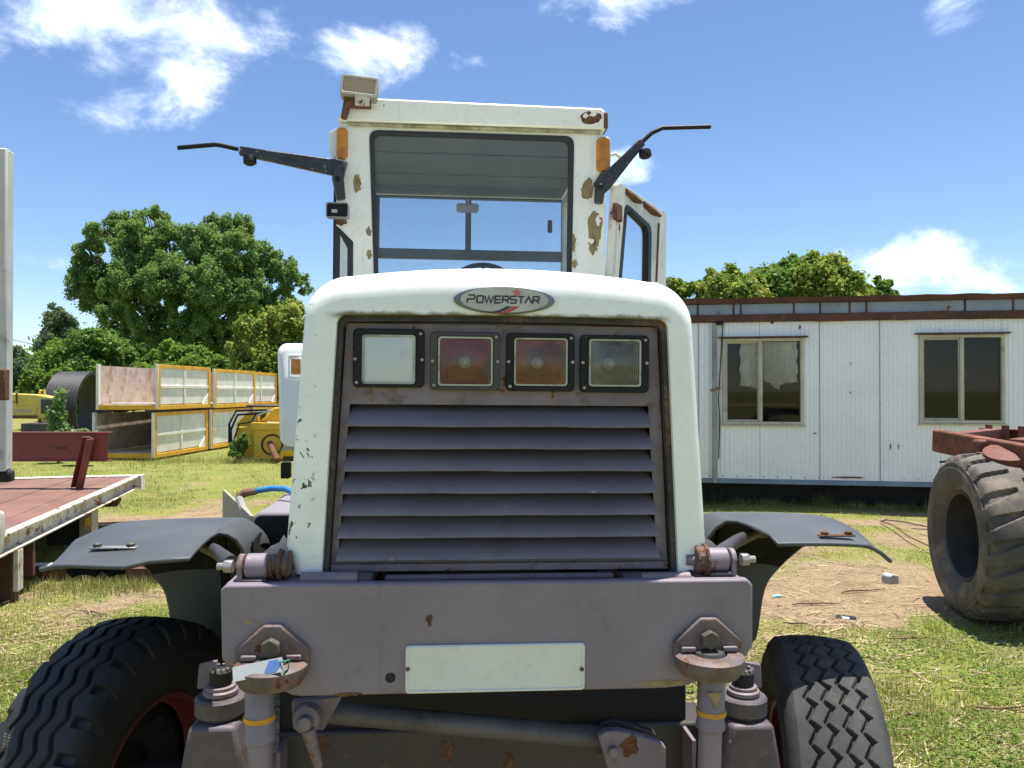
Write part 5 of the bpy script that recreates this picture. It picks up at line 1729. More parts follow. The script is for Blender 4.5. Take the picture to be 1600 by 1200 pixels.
rail = beam('rail', cl(1463, 688, 6.9), cl(1760, 745, 5.0), 0.20, 0.09, M['orange_rust'], CH, bevel=0.015)
beam('rail', cl(1535, 682, 7.9), cl(1850, 700, 6.0), 0.18, 0.09, M['chassis_red'], CH, web=True)
beam('cross_member', cl(1500, 688, 6.75), cl(1560, 680, 7.7), 0.14, 0.12, M['chassis_red'], CH)
beam('cross_member', cl(1590, 700, 6.1), cl(1668, 688, 7.1), 0.14, 0.12, M['chassis_red'], CH)
part('spring_hanger', MB().box(-0.07, 0.07, -0.05, 0.05, -0.11, 0.11, Matrix.Translation(cl(1537, 708, 6.25))), M['chassis_red'], CH, bevel=0.02)
beam('leaf_spring', cl(1530, 712, 6.2), cl(1700, 735, 5.4), 0.06, 0.08, M['chassis_red'], CH)
beam('leaf_spring', cl(1545, 702, 6.2), cl(1700, 712, 5.4), 0.035, 0.09, M['chassis_red'], CH)
part('axle', MB().tube([(0.35, 0.10, R_ - 0.03), (2.6, -0.05, R_ - 0.03)], 0.10, 14), M['chassis_red'], CH)
part('hub_plate', MB().lathe([(0.17, 0), (0.17, 0.05), (0.1, 0.07)], cl(1575, 715, 6.0), (-0.2, -0.3, 1), 18), M['chassis_red'], CH)
beam('strap', cl(1470, 722, 6.7), cl(1540, 712, 6.4), 0.02, 0.05, M['rust'], CH, bevel=0.002)
part('wire_hook', MB().tube([cl(1484, 723, 6.6), cl(1490, 719, 6.6), cl(1500, 722, 6.55), cl(1520, 716, 6.5)], 0.012, 6), M['rust'], CH)
wq2 = copy_tree(wq, None, CH)
wq2.matrix_local = Matrix.Translation((2.45, -0.12, R_ - 0.03)) @ Matrix.Rotation(rad(175), 4, 'Z')
for k in range(3):
    p = cl(1545 + 26 * k, 676 + 2 * k, 7.6 - 0.35 * k)
    part('rail_gusset', MB().box(-0.012, 0.012, -0.04, 0.04, -0.08, 0.08, Matrix.Translation(p)), M['orange_rust'], CH)

# ================================================================== low loader trailer, left
zd = 0.62
e0 = Vector(((7 - 800) / FOC * 6.39, 6.39, zd))
e1 = Vector(((212 - 800) / FOC * 10.66, 10.66, zd))
ang = math.atan2(-(e1.x - e0.x), e1.y - e0.y)
LM = Matrix.Translation((e0.x, e0.y, 0)) @ Matrix.Rotation(ang, 4, 'Z')
LO = empty('low_loader_trailer', LM, 'rusty low loader trailer with red plank deck and white edge beam', 'trailer')
Ln = (e1 - e0).length


def lp(name, mb, mat, parent=None, **k):
    return part(name, mb, mat, parent or LO, **k)


def lo(px, py, z):
    """local point where the sight line reaches height z"""
    d = ray(px, py)
    p = Vector((0, 0, EYE)) + d * ((z - EYE) / d.z)
    return LM.inverted() @ p


def loY(px, py, Y):
    return LM.inverted() @ at(px, py, Y)


# deck of long planks
nb = 11
for k in range(nb):
    x1 = -0.03 - k * 0.235
    lp('deck_plank', MB().box(x1 - 0.231, x1, -1.6, Ln - 0.12, zd - 0.05, zd - 0.004 + 0.003 * math.sin(k * 2.3)), M['deck'], bevel=0.004)
eb = MB()
sec = [(0.0, -0.17), (0.09, -0.17), (0.09, -0.155), (0.02, -0.155), (0.02, -0.022), (0.09, -0.022), (0.09, 0.0), (0.0, 0.0)]
rows = [[Vector((x - 0.025, y, zd + z + 0.004)) for x, z in sec] for y in (-1.6, Ln - 0.1)]
lp('edge_beam', eb.loft(rows, True, True, True), M['rusty_white'], bevel=0.003)
lp('tail_beam', MB().box(-2.9, 0.09, Ln - 0.10, Ln + 0.06, zd - 0.17, zd + 0.012), M['rusty_white'], bevel=0.008)
lp('tail_cap', MB().box(0.092, 0.104, Ln - 0.12, Ln + 0.08, zd - 0.20, zd + 0.02), M['white'], bevel=0.004)
lp('side_hook', MB().tube([(0.08, 2.2, zd - 0.03), (0.12, 2.2, zd - 0.06), (0.12, 2.24, zd - 0.10), (0.08, 2.26, zd - 0.08)], 0.012, 8), M['rust'])
mb = MB()
for x in (-0.6, -1.9):
    mb.box(x - 0.07, x + 0.07, -1.6, Ln - 0.3, zd - 0.36, zd - 0.06)
lp('main_rail', mb, M['mauve_dirty_shaded'], bevel=0.01)
a = lo(118, 815, zd - 0.2)
y_ = 2.55
lp('reflector_bracket', MB().box(-0.10, 0.03, y_ - 0.25, y_, zd - 0.52, zd - 0.175), M['steel'], bevel=0.006, label='bracket carrying a yellow reflector')
lp('reflector', MB().prism([(-0.05, zd - 0.36), (0.015, zd - 0.33), (0.015, zd - 0.24), (-0.03, zd - 0.25)], y_ - 0.256, y_ - 0.2505), M['yellow'])
lp('side_box', MB().box(-0.45, -0.105, y_ - 0.2, y_ + 0.05, zd - 0.55, zd - 0.176), M['dark'], bevel=0.02)
lp('deck_outrigger', MB().prism([(-0.5, zd - 0.30), (-0.02, zd - 0.30), (0.02, zd - 0.22), (-0.01, zd - 0.172), (-0.5, zd - 0.172)], 3.5, 3.62), M['rust'], bevel=0.008)
# landing leg at the near corner
lp('landing_leg', MB().box(-0.12, 0.03, 0.10, 0.24, 0.0, zd - 0.175), M['rustbeam'], bevel=0.008)
lp('leg_face', MB().box(0.031, 0.070, 0.11, 0.22, 0.10, zd - 0.175), M['rusty_white'], bevel=0.003)
lp('leg_brace', MB().box(-0.05, 0.05, 0.5, 0.56, 0.14, zd - 0.175), M['rustbeam'], bevel=0.004)
# upright ramp at the left edge of the picture
rb0 = loY(22, 735, 6.6)
rt0 = loY(14, 235, 6.6)
ramp = lp('loading_ramp', MB().box(rb0.x - 1.1, rb0.x - 0.045, rb0.y - 0.06, rb0.y + 0.10, rb0.z, rt0.z), M['ramp'], bevel=0.015, label='loading ramp folded upright')
lp('ramp_patch', MB().box(rb0.x - 1.0, rb0.x - 0.043, rb0.y - 0.066, rb0.y - 0.0605, rb0.z, loY(22, 608, 6.6).z), M['ramp'], ramp)
lp('ramp_foot', MB().box(rb0.x - 0.6, rb0.x - 0.02, rb0.y - 0.02, rb0.y + 0.09, rb0.z - 0.10, rb0.z - 0.001), M['dark'], ramp, bevel=0.02)
p = loY(4, 608, 6.2)
lp('ramp_catch', MB().box(p.x - 0.05, p.x + 0.035, p.y - 0.05, p.y + 0.05, p.z - 0.09, p.z + 0.16), M['rust'], ramp, bevel=0.01)
p = loY(-7, 760, 5.9)
lp('ramp_hinge', MB().prism([(p.x - 0.25, zd - 0.10), (p.x + 0.03, zd - 0.08), (p.x + 0.055, zd + 0.10), (p.x + 0.045, zd + 0.24), (p.x + 0.005, zd + 0.26), (p.x, zd + 0.62), (p.x - 0.25, zd + 0.62)], p.y - 0.06, p.y + 0.06), M['rusty_white'], ramp, bevel=0.015)
# wheels of the trailer, out of frame to the left
for yy in (-1.1,):
    w = bpy.data.objects.new('wheel', None)
    COL.objects.link(w)
    w.parent = LO
    w.matrix_local = Matrix.Translation((-2.4, 1.4, 0.38)) @ Matrix.Rotation(rad(90 - 90), 4, 'Z')
    o = bpy.data.objects.new('tyre', tyre_mesh('tyre', 0.38, 0.25, 0.22, 0.2, 120, 24, lambda S, TH, on, fr: np.where(on & (np.abs(np.abs(S) - 0.04) < 0.008), 0.012, 0), M['tyre']))
    COL.objects.link(o)
    o.parent = w
    part('rim', rim_mb(0.22, 0.25, 0.02), M['black'], w)

# red steel beam with its strut standing on the deck
p0, p1 = at(168, 698, 9.3), at(-120, 698, 9.3)
BMx = Matrix.Translation((p0.x, p0.y, 0))
RB = empty('red_barrier', BMx, 'oxide red steel beam propped by a slanting strut on the trailer deck', 'steel beam')
zt3, zb3 = at(168, 677, 9.3).z, at(168, 719, 9.3).z
mb = MB()
mb.box(-2.4, 0, 0.0, 0.012, zb3, zt3)
mb.box(-2.4, 0.03, -0.03, 0.08, zt3 + 0.001, zt3 + 0.015)
mb.box(-2.4, 0.03, -0.02, 0.08, zb3 - 0.015, zb3 - 0.001)
part('beam', mb, M['red'], RB, bevel=0.002)
q = at(120, 762, 9.28) - BMx.translation
q.z = zd
tq = at(139, 684, 9.22) - BMx.translation
beam('strut', (q.x, q.y, zd), (tq.x, tq.y - 0.02, tq.z), 0.10, 0.10, M['red'], RB, web=True)
beam('strut', (q.x - 1.6, q.y, zd), (tq.x - 1.6, tq.y - 0.02, tq.z), 0.10, 0.10, M['red'], RB, web=True)
part('weld_scar', MB().box(-0.68, -0.5, -0.006, -0.0005, zt3 - 0.19, zt3 - 0.16), M['rust'], RB)

# channel lying on the ground behind the fender
c0, c1 = at(36, 895, 7.3), at(240, 893, 7.2)
gq = empty('ground_channel', Matrix.Translation((c0.x, c0.y, 0)), 'long rusty steel channel lying on grass below the trailer edge', 'steel channel')
dd = c1 - c0
rows = []
for f in (0, 1):
    c = Vector((dd.x * f * 1.25, dd.y * f, 0))
    rows.append([c + Vector((0, y, z)) for y, z in ((0, 0.0), (0.0, 0.13), (0.16, 0.13), (0.16, 0.0))])
part('channel_body', MB().loft(rows, True, True, True), M['rustbeam'], gq, bevel=0.005)
part('channel_top', MB().box(0.02, dd.x * 1.25 - 0.02, 0.015, 0.145, 0.1325, 0.137), M['white'], gq, M=None)

# ================================================================== stacked skips
K0 = at(245, 720, 19.7)
KM = Matrix.Translation((K0.x, K0.y, 0)) @ Matrix.Rotation(rad(-3.3), 4, 'Z')


def make_skip(Lk=3.0, Wk=1.62, Hk=1.17, closed_top=False):
    r = bpy.data.objects.new('steel_skip', None)
    COL.objects.link(r)
    e = 0.05
    # floor, far wall, left wall, right wall: sheets inside a frame of yellow rails (right side faces us)
    part('floor_plate', MB().box(-Wk + e, -e, 0.02, Lk - 0.02, 0.10, 0.14), M['crate_in'], r)
    part('left_wall', MB().box(-Wk, -Wk + 0.04, 0.03, Lk - 0.03, 0.141, Hk - 0.03), M['crate_in'], r)
    part('end_wall', MB().box(-Wk + 0.041, -0.041, Lk - 0.07, Lk - 0.03, 0.141, Hk - 0.03), M['crate_in'], r)
    part('right_wall', MB().box(-0.04, -0.012, 0.03, Lk - 0.03, 0.141, Hk - 0.03), M['crate_white'], r)
    for z0, z1 in ((0.0, 0.11), (Hk - 0.09, Hk)):
        part('side_rail', MB().box(-0.06, 0.02, 0.0, Lk, z0 + 0.001, z1), M['yellow'], r, bevel=0.006)
    for y in (0.0, Lk - 0.10):
        part('corner_post', MB().box(-0.05, 0.024, y - 0.029 * (y > 1) + 0.001, y + 0.105 - 0.005 * (y > 1), 0.111, Hk - 0.091), M['yellow'], r, bevel=0.006)
        part('corner_post', MB().box(-Wk - 0.02, -Wk + 0.05, y + 0.001, y + 0.099, 0.0, Hk - 0.001), M['crate_white'], r, bevel=0.006)
    part('side_rib', MB().box(-0.011, 0.018, 0.131, Lk - 0.131, Hk * 0.51 - 0.035, Hk * 0.51 + 0.035), M['crate_white'], r, bevel=0.004)
    for z0, z1 in ((0.132, Hk * 0.51 - 0.036), (Hk * 0.51 + 0.036, Hk - 0.122)):
        part('side_rib', MB().box(-0.011, 0.015, Lk * 0.48 - 0.05, Lk * 0.48 + 0.05, z0, z1), M['crate_white'], r, bevel=0.004)
    part('front_sill', MB().box(-Wk + 0.051, -0.061, 0.0, 0.06, 0.0, 0.12), M['yellow'], r, bevel=0.006)
    part('front_post', MB().box(-0.052, 0.022, -0.03, -0.001, 0.02, Hk), M['crate_white'], r, bevel=0.005)
    part('corner_gusset', MB().add([(-0.010, Lk - 0.101, 0.102), (-0.010, Lk - 0.50, 0.102), (-0.010, Lk - 0.101, 0.45), (0.008, Lk - 0.101, 0.102), (0.008, Lk - 0.50, 0.102), (0.008, Lk - 0.101, 0.45)], [(0, 1, 2), (3, 5, 4), (0, 3, 4, 1), (1, 4, 5, 2), (2, 5, 3, 0)]), M['crate_white'], r)
    part('skid_runner', MB().box(-Wk + 0.2, -Wk + 0.34, 0.0, Lk, -0.055, -0.001).box(-0.34, -0.2, 0.0, Lk, -0.055, -0.001), M['mauve_dirty_shaded'], r)
    return r


sk = make_skip()
place = [((-0.05, -0.05, 0.06), 0.0, 'empty steel skip on the ground, nearest of the lower tier, dark inside'),
         ((-0.02, 3.12, 0.06), 0.5, 'white and yellow steel skip standing second in the lower tier'),
         ((0.0, 6.3, 0.06), -0.4, 'steel skip third in the lower tier, behind the yellow machine'),
         ((0.02, 0.0, 1.30), 0.2, 'open steel skip on top of the stack with rust-stained tan inside'),
         ((0.05, 3.2, 1.27), -0.6, 'white panelled steel skip on top, second along the upper tier'),
         ((-0.30, 6.3, 1.27), 0.5, 'top skip set back between the second and the farthest of the upper tier'),
         ((0.12, 9.6, 1.25), 0.3, 'farthest steel skip of the upper tier, beside the white truck nose')]
for k, (p, a, lab) in enumerate(place):
    o = sk if k == 0 else copy_tree(sk)
    o.matrix_world = KM @ Matrix.Translation(p) @ Matrix.Rotation(rad(a), 4, 'Z')
    tag(o, lab, 'skip', 'steel skips stacked two high')
o = copy_tree(sk)
o.matrix_world = KM @ Matrix.Translation((0.1, 9.5, 0.06))
tag(o, 'lower skip at the far end of the row under the farthest top one', 'skip', 'steel skips stacked two high')
# broken boards lying in the open upper skip
bd = part('broken_board', MB().box(-0.6, 0.6, -0.08, 0.08, 0, 0.04), M['white'], None, bevel=0.005, M=KM @ Matrix.Translation((-0.75, 0.35, 1.30 + 0.141)) @ Matrix.Rotation(rad(4), 4, 'Z'))
tag(bd, 'broken white board lying inside the open upper skip', 'board')

# ================================================================== black ribbed culvert pipe
cp = at(122, 640, 24.3)
CV = Matrix.Translation((cp.x, cp.y, 0)) @ Matrix.Rotation(rad(4), 4, 'Z')
prof = []
for k in range(61):
    prof.append((1.18 + 0.022 * math.sin(k * math.pi / 3.0), -0.48 + 0.96 * k / 60))
for k in range(60, -1, -1):
    prof.append((1.09, -0.48 + 0.96 * k / 60))
cv = part('culvert_pipe', MB().lathe(prof, (0, 0, 1.2), (1, 0, 0), 64, False, False), M['culvert'], None, M=CV, smooth=50)
tag(cv, 'large black ribbed culvert pipe lying beside the stacked skips', 'pipe')

# ================================================================== yellow boom, left
bq = at(22, 640, 21.0)
YB_ = empty('loader_boom', Matrix.Translation((bq.x, bq.y, 0)) @ Matrix.Rotation(rad(6), 4, 'Z'), 'faded yellow machine boom with white lettering lying on the grass', 'machine boom')
zz0, zz1 = at(22, 652, 21).z, at(22, 613, 21).z
bl = [(-2.6, zz0), (0.68, zz0 - 0.05), (1.02, zz0 - 0.02), (1.06, zz0 + 0.52), (0.55, zz1 - 0.06), (-2.6, zz1 + 0.06)]
part('boom_box', MB().prism(bl, 0, 0.5), M['boom_yellow'], YB_, bevel=0.02)
part('boom_plate', MB().prism([(-2.5, zz0 + 0.1), (0.55, zz0 + 0.05), (0.62, zz0 + 0.30), (-2.5, zz0 + 0.36)], -0.02, -0.001), M['boom_yellow'], YB_, bevel=0.006)
part('boom_seam', MB().box(0.05, 0.09, -0.03, -0.001, zz0 + 0.37, zz1 - 0.02).box(-2.4, 0.0, -0.028, -0.001, zz0 + 0.40, zz0 + 0.43), M['rust'], YB_)
part('boom_rail', MB().box(-2.5, 0.6, -0.06, -0.021, zz0 - 0.02, zz0 + 0.04), M['rust'], YB_)
part('boom_head', MB().box(0.70, 1.15, -0.04, -0.001, zz0 + 0.10, zz0 + 0.50), M['mauve_dirty_shaded'], YB_, bevel=0.02)
part('boom_leg', MB().box(0.70, 1.05, 0.05, 0.4, 0.0, zz0 - 0.06).box(-2.3, -2.0, 0.05, 0.4, 0.0, zz0 - 0.001), M['boom_yellow'], YB_, bevel=0.02)
part('lifting_eye', MB().tube([(0.55, 0.2, zz1 - 0.08), (0.58, 0.2, zz1 + 0.06), (0.68, 0.2, zz1 + 0.06), (0.70, 0.2, zz1 - 0.10)], 0.035, 8), M['boom_yellow'], YB_)
fc = bpy.data.curves.new('boom_lettering', 'FONT')
fc.body = 'STEVENSONS'
fc.size = 0.17
fc.extrude = 0.002
ft = bpy.data.objects.new('lettering_source', fc)
COL.objects.link(ft)
bpy.context.view_layer.update()
me = bpy.data.meshes.new_from_object(ft.evaluated_get(bpy.context.evaluated_depsgraph_get()))
bpy.data.objects.remove(ft)
me.materials.clear()
me.materials.append(M['paper'])
lt = bpy.data.objects.new('boom_lettering', me)
COL.objects.link(lt)
lt.parent = YB_
lt.matrix_local = Matrix.Translation((-0.04, -0.024, zz0 + 0.11)) @ Matrix.Rotation(rad(90), 4, 'X') @ Matrix.Diagonal((0.5, 1, 1, 1))

# scrap lying between the trailer and the boom
s0 = at(62, 690, 21.0)
for nm, lab, cat, mt, dx_, dy_, sz, rz in (('scrap_box', 'dark brown steel box among scrap above the red beam', 'steel box', M['mauve_dirty_shaded'], 0, 0, (0.75, 0.5, 0.46), 12),
                                           ('bent_sheet', 'bent pale steel sheet lying by the dark scrap box', 'steel sheet', M['steel'], 0.62, 0.5, (1.1, 0.7, 0.03), -10),
                                           ('bent_sheet', 'black curved sheet at the far left of the scrap', 'steel sheet', M['black'], -0.75, -0.2, (0.9, 0.7, 0.04), 20)):
    MM = Matrix.Translation((s0.x + dx_, s0.y + dy_, 0)) @ Matrix.Rotation(rad(rz), 4, 'Z')
    if nm == 'scrap_box':
        o = part(nm, MB().box(-sz[0] / 2, sz[0] / 2, -sz[1] / 2, sz[1] / 2, 0.45, 0.45 + sz[2]).box(-0.2, 0.2, -0.15, 0.15, 0, 0.449), mt, None, bevel=0.02, M=MM)
    else:
        g = [[Vector((-sz[0] / 2 + sz[0] * i / 10, sz[1] * (j / 3 - 0.5), 0.40 + 0.42 * math.sin(i / 10 * math.pi) ** 0.8 - 0.03 * j)) for j in range(4)] for i in range(11)]
        g = [[Vector((p.x, p.y, p.z * (0.05 if i in (0, 10) else 0.93))) for p in r] for i, r in enumerate(g)]
        o = part(nm, MB().sheet(g, sz[2]), mt, None, M=MM, smooth=50)
    tag(o, lab, cat, 'scrap behind the trailer')

# ================================================================== yellow machine by the skips
mq = at(400, 714, 19.6)
MMx = Matrix.Translation((mq.x, mq.y, 0)) @ Matrix.Rotation(rad(8), 4, 'Z')
MA = empty('yellow_machine', MMx, 'yellow engine unit with a rusty pipe in its round opening', 'machine')


def mp(name, mb, mat, parent=None, **k):
    return part(name, mb, mat, parent or MA, **k)


mp('engine_body', MB().box(-0.50, 1.4, 0.05, 1.6, 0.10, 0.88), M['machine_yellow'], bevel=0.03)
mp('front_panel', MB().box(-0.05, 0.66, -0.12, 0.049, 0.06, 0.80), M['machine_yellow'], bevel=0.015)
mp('panel_lip', MB().prism([(-0.09, 0.80), (0.72, 0.80), (0.72, 0.97), (-0.09, 0.99)], -0.20, 0.04), M['machine_yellow'], bevel=0.01)
mp('hood', MB().prism([(0.05, 1.0), (1.4, 1.0), (1.4, 1.40), (0.42, 1.36), (0.20, 1.12)], 0.1, 1.5), M['machine_yellow'], bevel=0.03)
mp('hood_top', MB().box(-0.30, 0.60, 0.3, 1.4, 1.36, 1.42), M['mauve_dirty_shaded'], bevel=0.02)
mp('side_cowl', MB().prism([(-0.52, 0.60), (0.04, 0.89), (0.04, 1.22), (-0.28, 1.22), (-0.50, 0.95)], 0.10, 1.4), M['machine_yellow'], bevel=0.02)
mp('hose_bundle', MB().tube([(-0.60, 0.0, 0.35), (-0.62, 0.0, 0.8), (-0.45, -0.02, 1.18), (0.1, 0.0, 1.22)], 0.03, 8).tube([(-0.55, -0.05, 0.5), (-0.40, -0.06, 0.95), (-0.1, -0.05, 1.0), (0.0, 0.0, 1.2)], 0.022, 8).tube([(-0.66, 0.02, 0.45), (-0.66, 0.02, 0.95), (-0.5, 0.05, 1.28), (0.25, 0.1, 1.30)], 0.028, 8), M['black'], smooth=60)
mp('grab_rail', MB().tube([(-0.02, -0.05, 1.0), (0.02, -0.06, 1.15), (0.30, -0.06, 1.27), (0.36, 0.1, 1.27)], 0.022, 8), M['steel'])
mp('round_opening', MB().lathe([(0.27, 0), (0.27, 0.03), (0.235, 0.035), (0.23, -0.002)], (0.42, -0.12, 0.42), (0, -1, 0), 28, False, True), M['dark'])
mp('rusty_pipe', MB().tube([(0.36, -0.10, 0.46), (0.50, -0.45, 0.26), (0.66, -0.80, 0.08)], 0.075, 14), M['rust'])
mp('side_grille', MB().box(-0.02, 0.13, -0.128, -0.1205, 0.30, 0.62), M['boom_yellow'])
mp('skid_foot', MB().box(-0.5, 1.4, 0.1, 0.3, -0.02, 0.099).box(-0.5, 1.4, 1.2, 1.4, -0.02, 0.099), M['mauve_dirty_shaded'])

# ================================================================== white truck parked behind, only its nose corner seen
wq_ = at(470, 700, 9.5)
WM = Matrix.Translation((wq_.x, wq_.y, 0)) @ Matrix.Rotation(rad(6), 4, 'Z')
WT = empty('parked_truck', WM, 'white truck nose with orange side lamp parked behind the tractor bonnet', 'truck')
w0 = hit(WM, 429, 640, 0).x
z_t, z_b = hit(WM, 450, 535, 0).z, hit(WM, 440, 698, 0).z
secs = []
for f, dz_, dxx, r_ in ((0.0, 0.10, 0.06, 0.10), (0.06, 0.03, 0.02, 0.12), (0.2, 0.0, 0.0, 0.12), (1.6, 0.02, -0.02, 0.12), (2.2, 0.04, -0.02, 0.12)):
    pts = rrect(w0 + dxx, w0 + 1.9 - dxx, z_b, z_t - dz_, r_, 6)
    secs.append([Vector((x + (0.035 * (z_t - z) / (z_t - z_b) if x < w0 + 0.5 else 0), f, z)) for x, z in pts])
nose = part('truck_nose', MB().loft(secs, True, True, True), M['cleanwhite'], WT, smooth=50)
a, b_ = hit(WM, 453, 589, 0), hit(WM, 466, 557, 0)
part('lamp_recess', MB().ringprism(rrect(a.x - 0.02, b_.x + 0.09, a.z - 0.02, b_.z + 0.02, 0.02), rrect(a.x, b_.x + 0.07, a.z, b_.z, 0.015), -0.012, 0.02), M['cleanwhite'], WT, bevel=0.006)
part('indicator_lamp', MB().prism(rrect(a.x + 0.012, b_.x + 0.03, a.z + 0.03, b_.z - 0.03, 0.015), -0.002, 0.01), M['amber'], WT, bevel=0.004)
part('lower_guard', MB().prism([(w0 + 0.05, z_b - 0.06), (w0 + 0.6, z_b - 0.02), (w0 + 0.6, z_b + 0.08), (w0 + 0.16, z_b + 0.07)], 0.05, 0.8), M['concrete'], WT, bevel=0.02)
part('truck_frame', MB().box(w0 + 0.7, w0 + 1.3, 0.3, 4.5, 0.6, z_b - 0.07), M['black'], WT)
part('truck_cab', MB().prism([(w0 + 0.25, 1.0), (w0 + 1.75, 1.0), (w0 + 1.75, 2.55), (w0 + 1.6, 2.62), (w0 + 0.4, 2.62), (w0 + 0.25, 2.55)], 2.21, 3.6), M['cleanwhite'], WT, bevel=0.05)
for x in (w0 + 0.55, w0 + 1.6):
    w = bpy.data.objects.new('wheel', None)
    COL.objects.link(w)
    w.parent = WT
    w.matrix_local = Matrix.Translation((x + 0.1, 1.0, 0.5))
    o = bpy.data.objects.new('tyre', tyre_mesh('tyre', 0.5, 0.3, 0.27, 0.24, 160, 24, lambda S, TH, on, fr: np.where(on & (np.abs(np.abs(S) - 0.05) < 0.01), 0.012, 0), M['tyre']))
    COL.objects.link(o)
    o.parent = w
    part('rim', rim_mb(0.27, 0.3, 0.02), M['black'], w)
# ================================================================== trees
M['leaf_poplar'] = leaf_mat('leaf_poplar', (0.10, 0.19, 0.055), (0.22, 0.35, 0.11))
M['leaf_dark'] = leaf_mat('leaf_dark', (0.075, 0.15, 0.025), (0.15, 0.26, 0.045))
M['leaf_bright'] = leaf_mat('leaf_bright', (0.10, 0.18, 0.025), (0.20, 0.31, 0.045))
M['leaf_mango'] = leaf_mat('leaf_flowering', (0.11, 0.18, 0.025), (0.23, 0.31, 0.05), (0.56, 0.50, 0.13), 0.45)
M['leaf_blue'] = leaf_mat('leaf_gum_haze', (0.085, 0.13, 0.085), (0.14, 0.19, 0.12))  # gum green shifted bluish to put distance haze into the colour
M['leaf_weed'] = leaf_mat('leaf_weed', (0.14, 0.25, 0.09), (0.28, 0.40, 0.17))


def leaves_for(centres, radii, n, size, seed, up=0.35, asp=0.62):
    """leaf quads on the shells of small clumps; centres (k,3), radii (k,)"""
    g = np.random.default_rng(seed)
    w = radii ** 2
    idx = g.choice(len(centres), n, p=w / w.sum())
    d = g.normal(size=(n, 3))
    d /= np.linalg.norm(d, axis=1)[:, None]
    r = radii[idx] * np.where(g.uniform(0, 1, n) < 0.62, 1 - np.abs(g.normal(0, 0.22, n)).clip(0, 0.9), np.abs(g.normal(0.55, 0.5, n)).clip(0, 1.7))
    pos = centres[idx] + d * r[:, None] * np.array([0.95, 0.95, 1.05])
    nrm = d * 0.55 + g.normal(size=(n, 3)) * 0.75 + np.array([0, 0, up])
    nrm /= np.linalg.norm(nrm, axis=1)[:, None]
    a = np.cross(nrm, g.normal(size=(n, 3)))
    a /= np.linalg.norm(a, axis=1)[:, None] + 1e-9
    b_ = np.cross(nrm, a)
    s = size * g.uniform(0.6, 1.35, n)[:, None]
    fold = nrm * s * 0.18
    V = np.stack([pos - a * s, pos - b_ * s * asp + fold, pos + a * s, pos + b_ * s * asp + fold], 1)
    return V.reshape(-1, 3)


def tree(name, label, cat, base, lobes, n_leaf, size, mat, seed, trunk=0.3, clumps=26, clump_r=0.33, group=None, fill=0.75, limbs=True, stems=1):
    """lobes: (centre xyz, (rx, ry, rz)) in world metres; base: foot of the trunk"""
    g = np.random.default_rng(seed)
    base = Vector(base)
    root = empty(name, Matrix.Translation(base), label, cat, group)
    cs, rs = [], []
    vol = np.array([r[0] * r[1] * r[2] for c, r in lobes]) ** (2 / 3)
    share = np.maximum(6, (clumps * len(lobes) * vol / vol.sum())).astype(int)
    for (c, r), k in zip(lobes, share):
        d = g.normal(size=(k, 3))
        d /= np.linalg.norm(d, axis=1)[:, None]
        q = g.uniform(0.25, 1.0, k) ** (1 - fill * 0.6)
        cc = np.array(c) + d * q[:, None] * np.array(r) * 0.86
        cs.append(cc)
        rs.append(np.full(k, np.mean(r) * clump_r) * g.uniform(0.65, 1.3, k))
    cs, rs = np.concatenate(cs), np.concatenate(rs)
    V = leaves_for(cs, rs, n_leaf, size, seed + 1) - np.array(base)
    o = bpy.data.objects.new('crown', mesh_np('crown', V, 4, mat))
    COL.objects.link(o)
    o.parent = root
    mb = MB()
    top = np.mean([c for c, r in lobes], axis=0)
    for s_ in range(stems):
        fo = Vector((g.uniform(-1, 1) * 0.5 * (stems > 1), g.uniform(-1, 1) * 0.4 * (stems > 1), -0.2))
        zf = base.z + (top[2] - base.z) * 0.55
        mid = Vector((fo.x * 1.6 + (top[0] - base.x) * 0.35, fo.y + (top[1] - base.y) * 0.35, zf - base.z))
        mb.tube([fo, fo * 0.8 + Vector((0, 0, 0.3)), mid * 0.55 + fo * 0.3, mid], [trunk * 1.4, trunk, trunk * 0.8, trunk * 0.55], 9)
        if limbs:
            for k in range(s_, len(lobes), stems):
                c, r = lobes[k]
                e = Vector(c) - base
                s = fo.lerp(mid, g.uniform(0.5, 0.95))
                m_ = s.lerp(e, 0.5) + Vector((g.uniform(-0.3, 0.3), g.uniform(-0.3, 0.3), g.uniform(0.0, 0.5)))
                mb.tube([s, m_, e + Vector((0, 0, r[2] * 0.5))], [trunk * 0.42, trunk * 0.26, trunk * 0.08], 6)
                for q in range(4):
                    d = Vector(g.normal(size=3)).normalized()
                    mb.tube([m_.lerp(e, 0.4), e + Vector((d.x * r[0], d.y * r[1], abs(d.z) * r[2])) * 0.8], [trunk * 0.14, trunk * 0.03], 5)
    part('trunk', mb, M['bark'], root, smooth=60)
    return root


def lobe(px, py, Y, rpx, rpz=None, ry=None):
    p = at(px, py, Y)
    r = rpx / FOC * Y
    return ((p.x, p.y, p.z), (r, ry if ry else r, (rpz / FOC * Y) if rpz else r))


def foot(px, Y):
    p = at(px, 600, Y)
    return (p.x, p.y, 0)


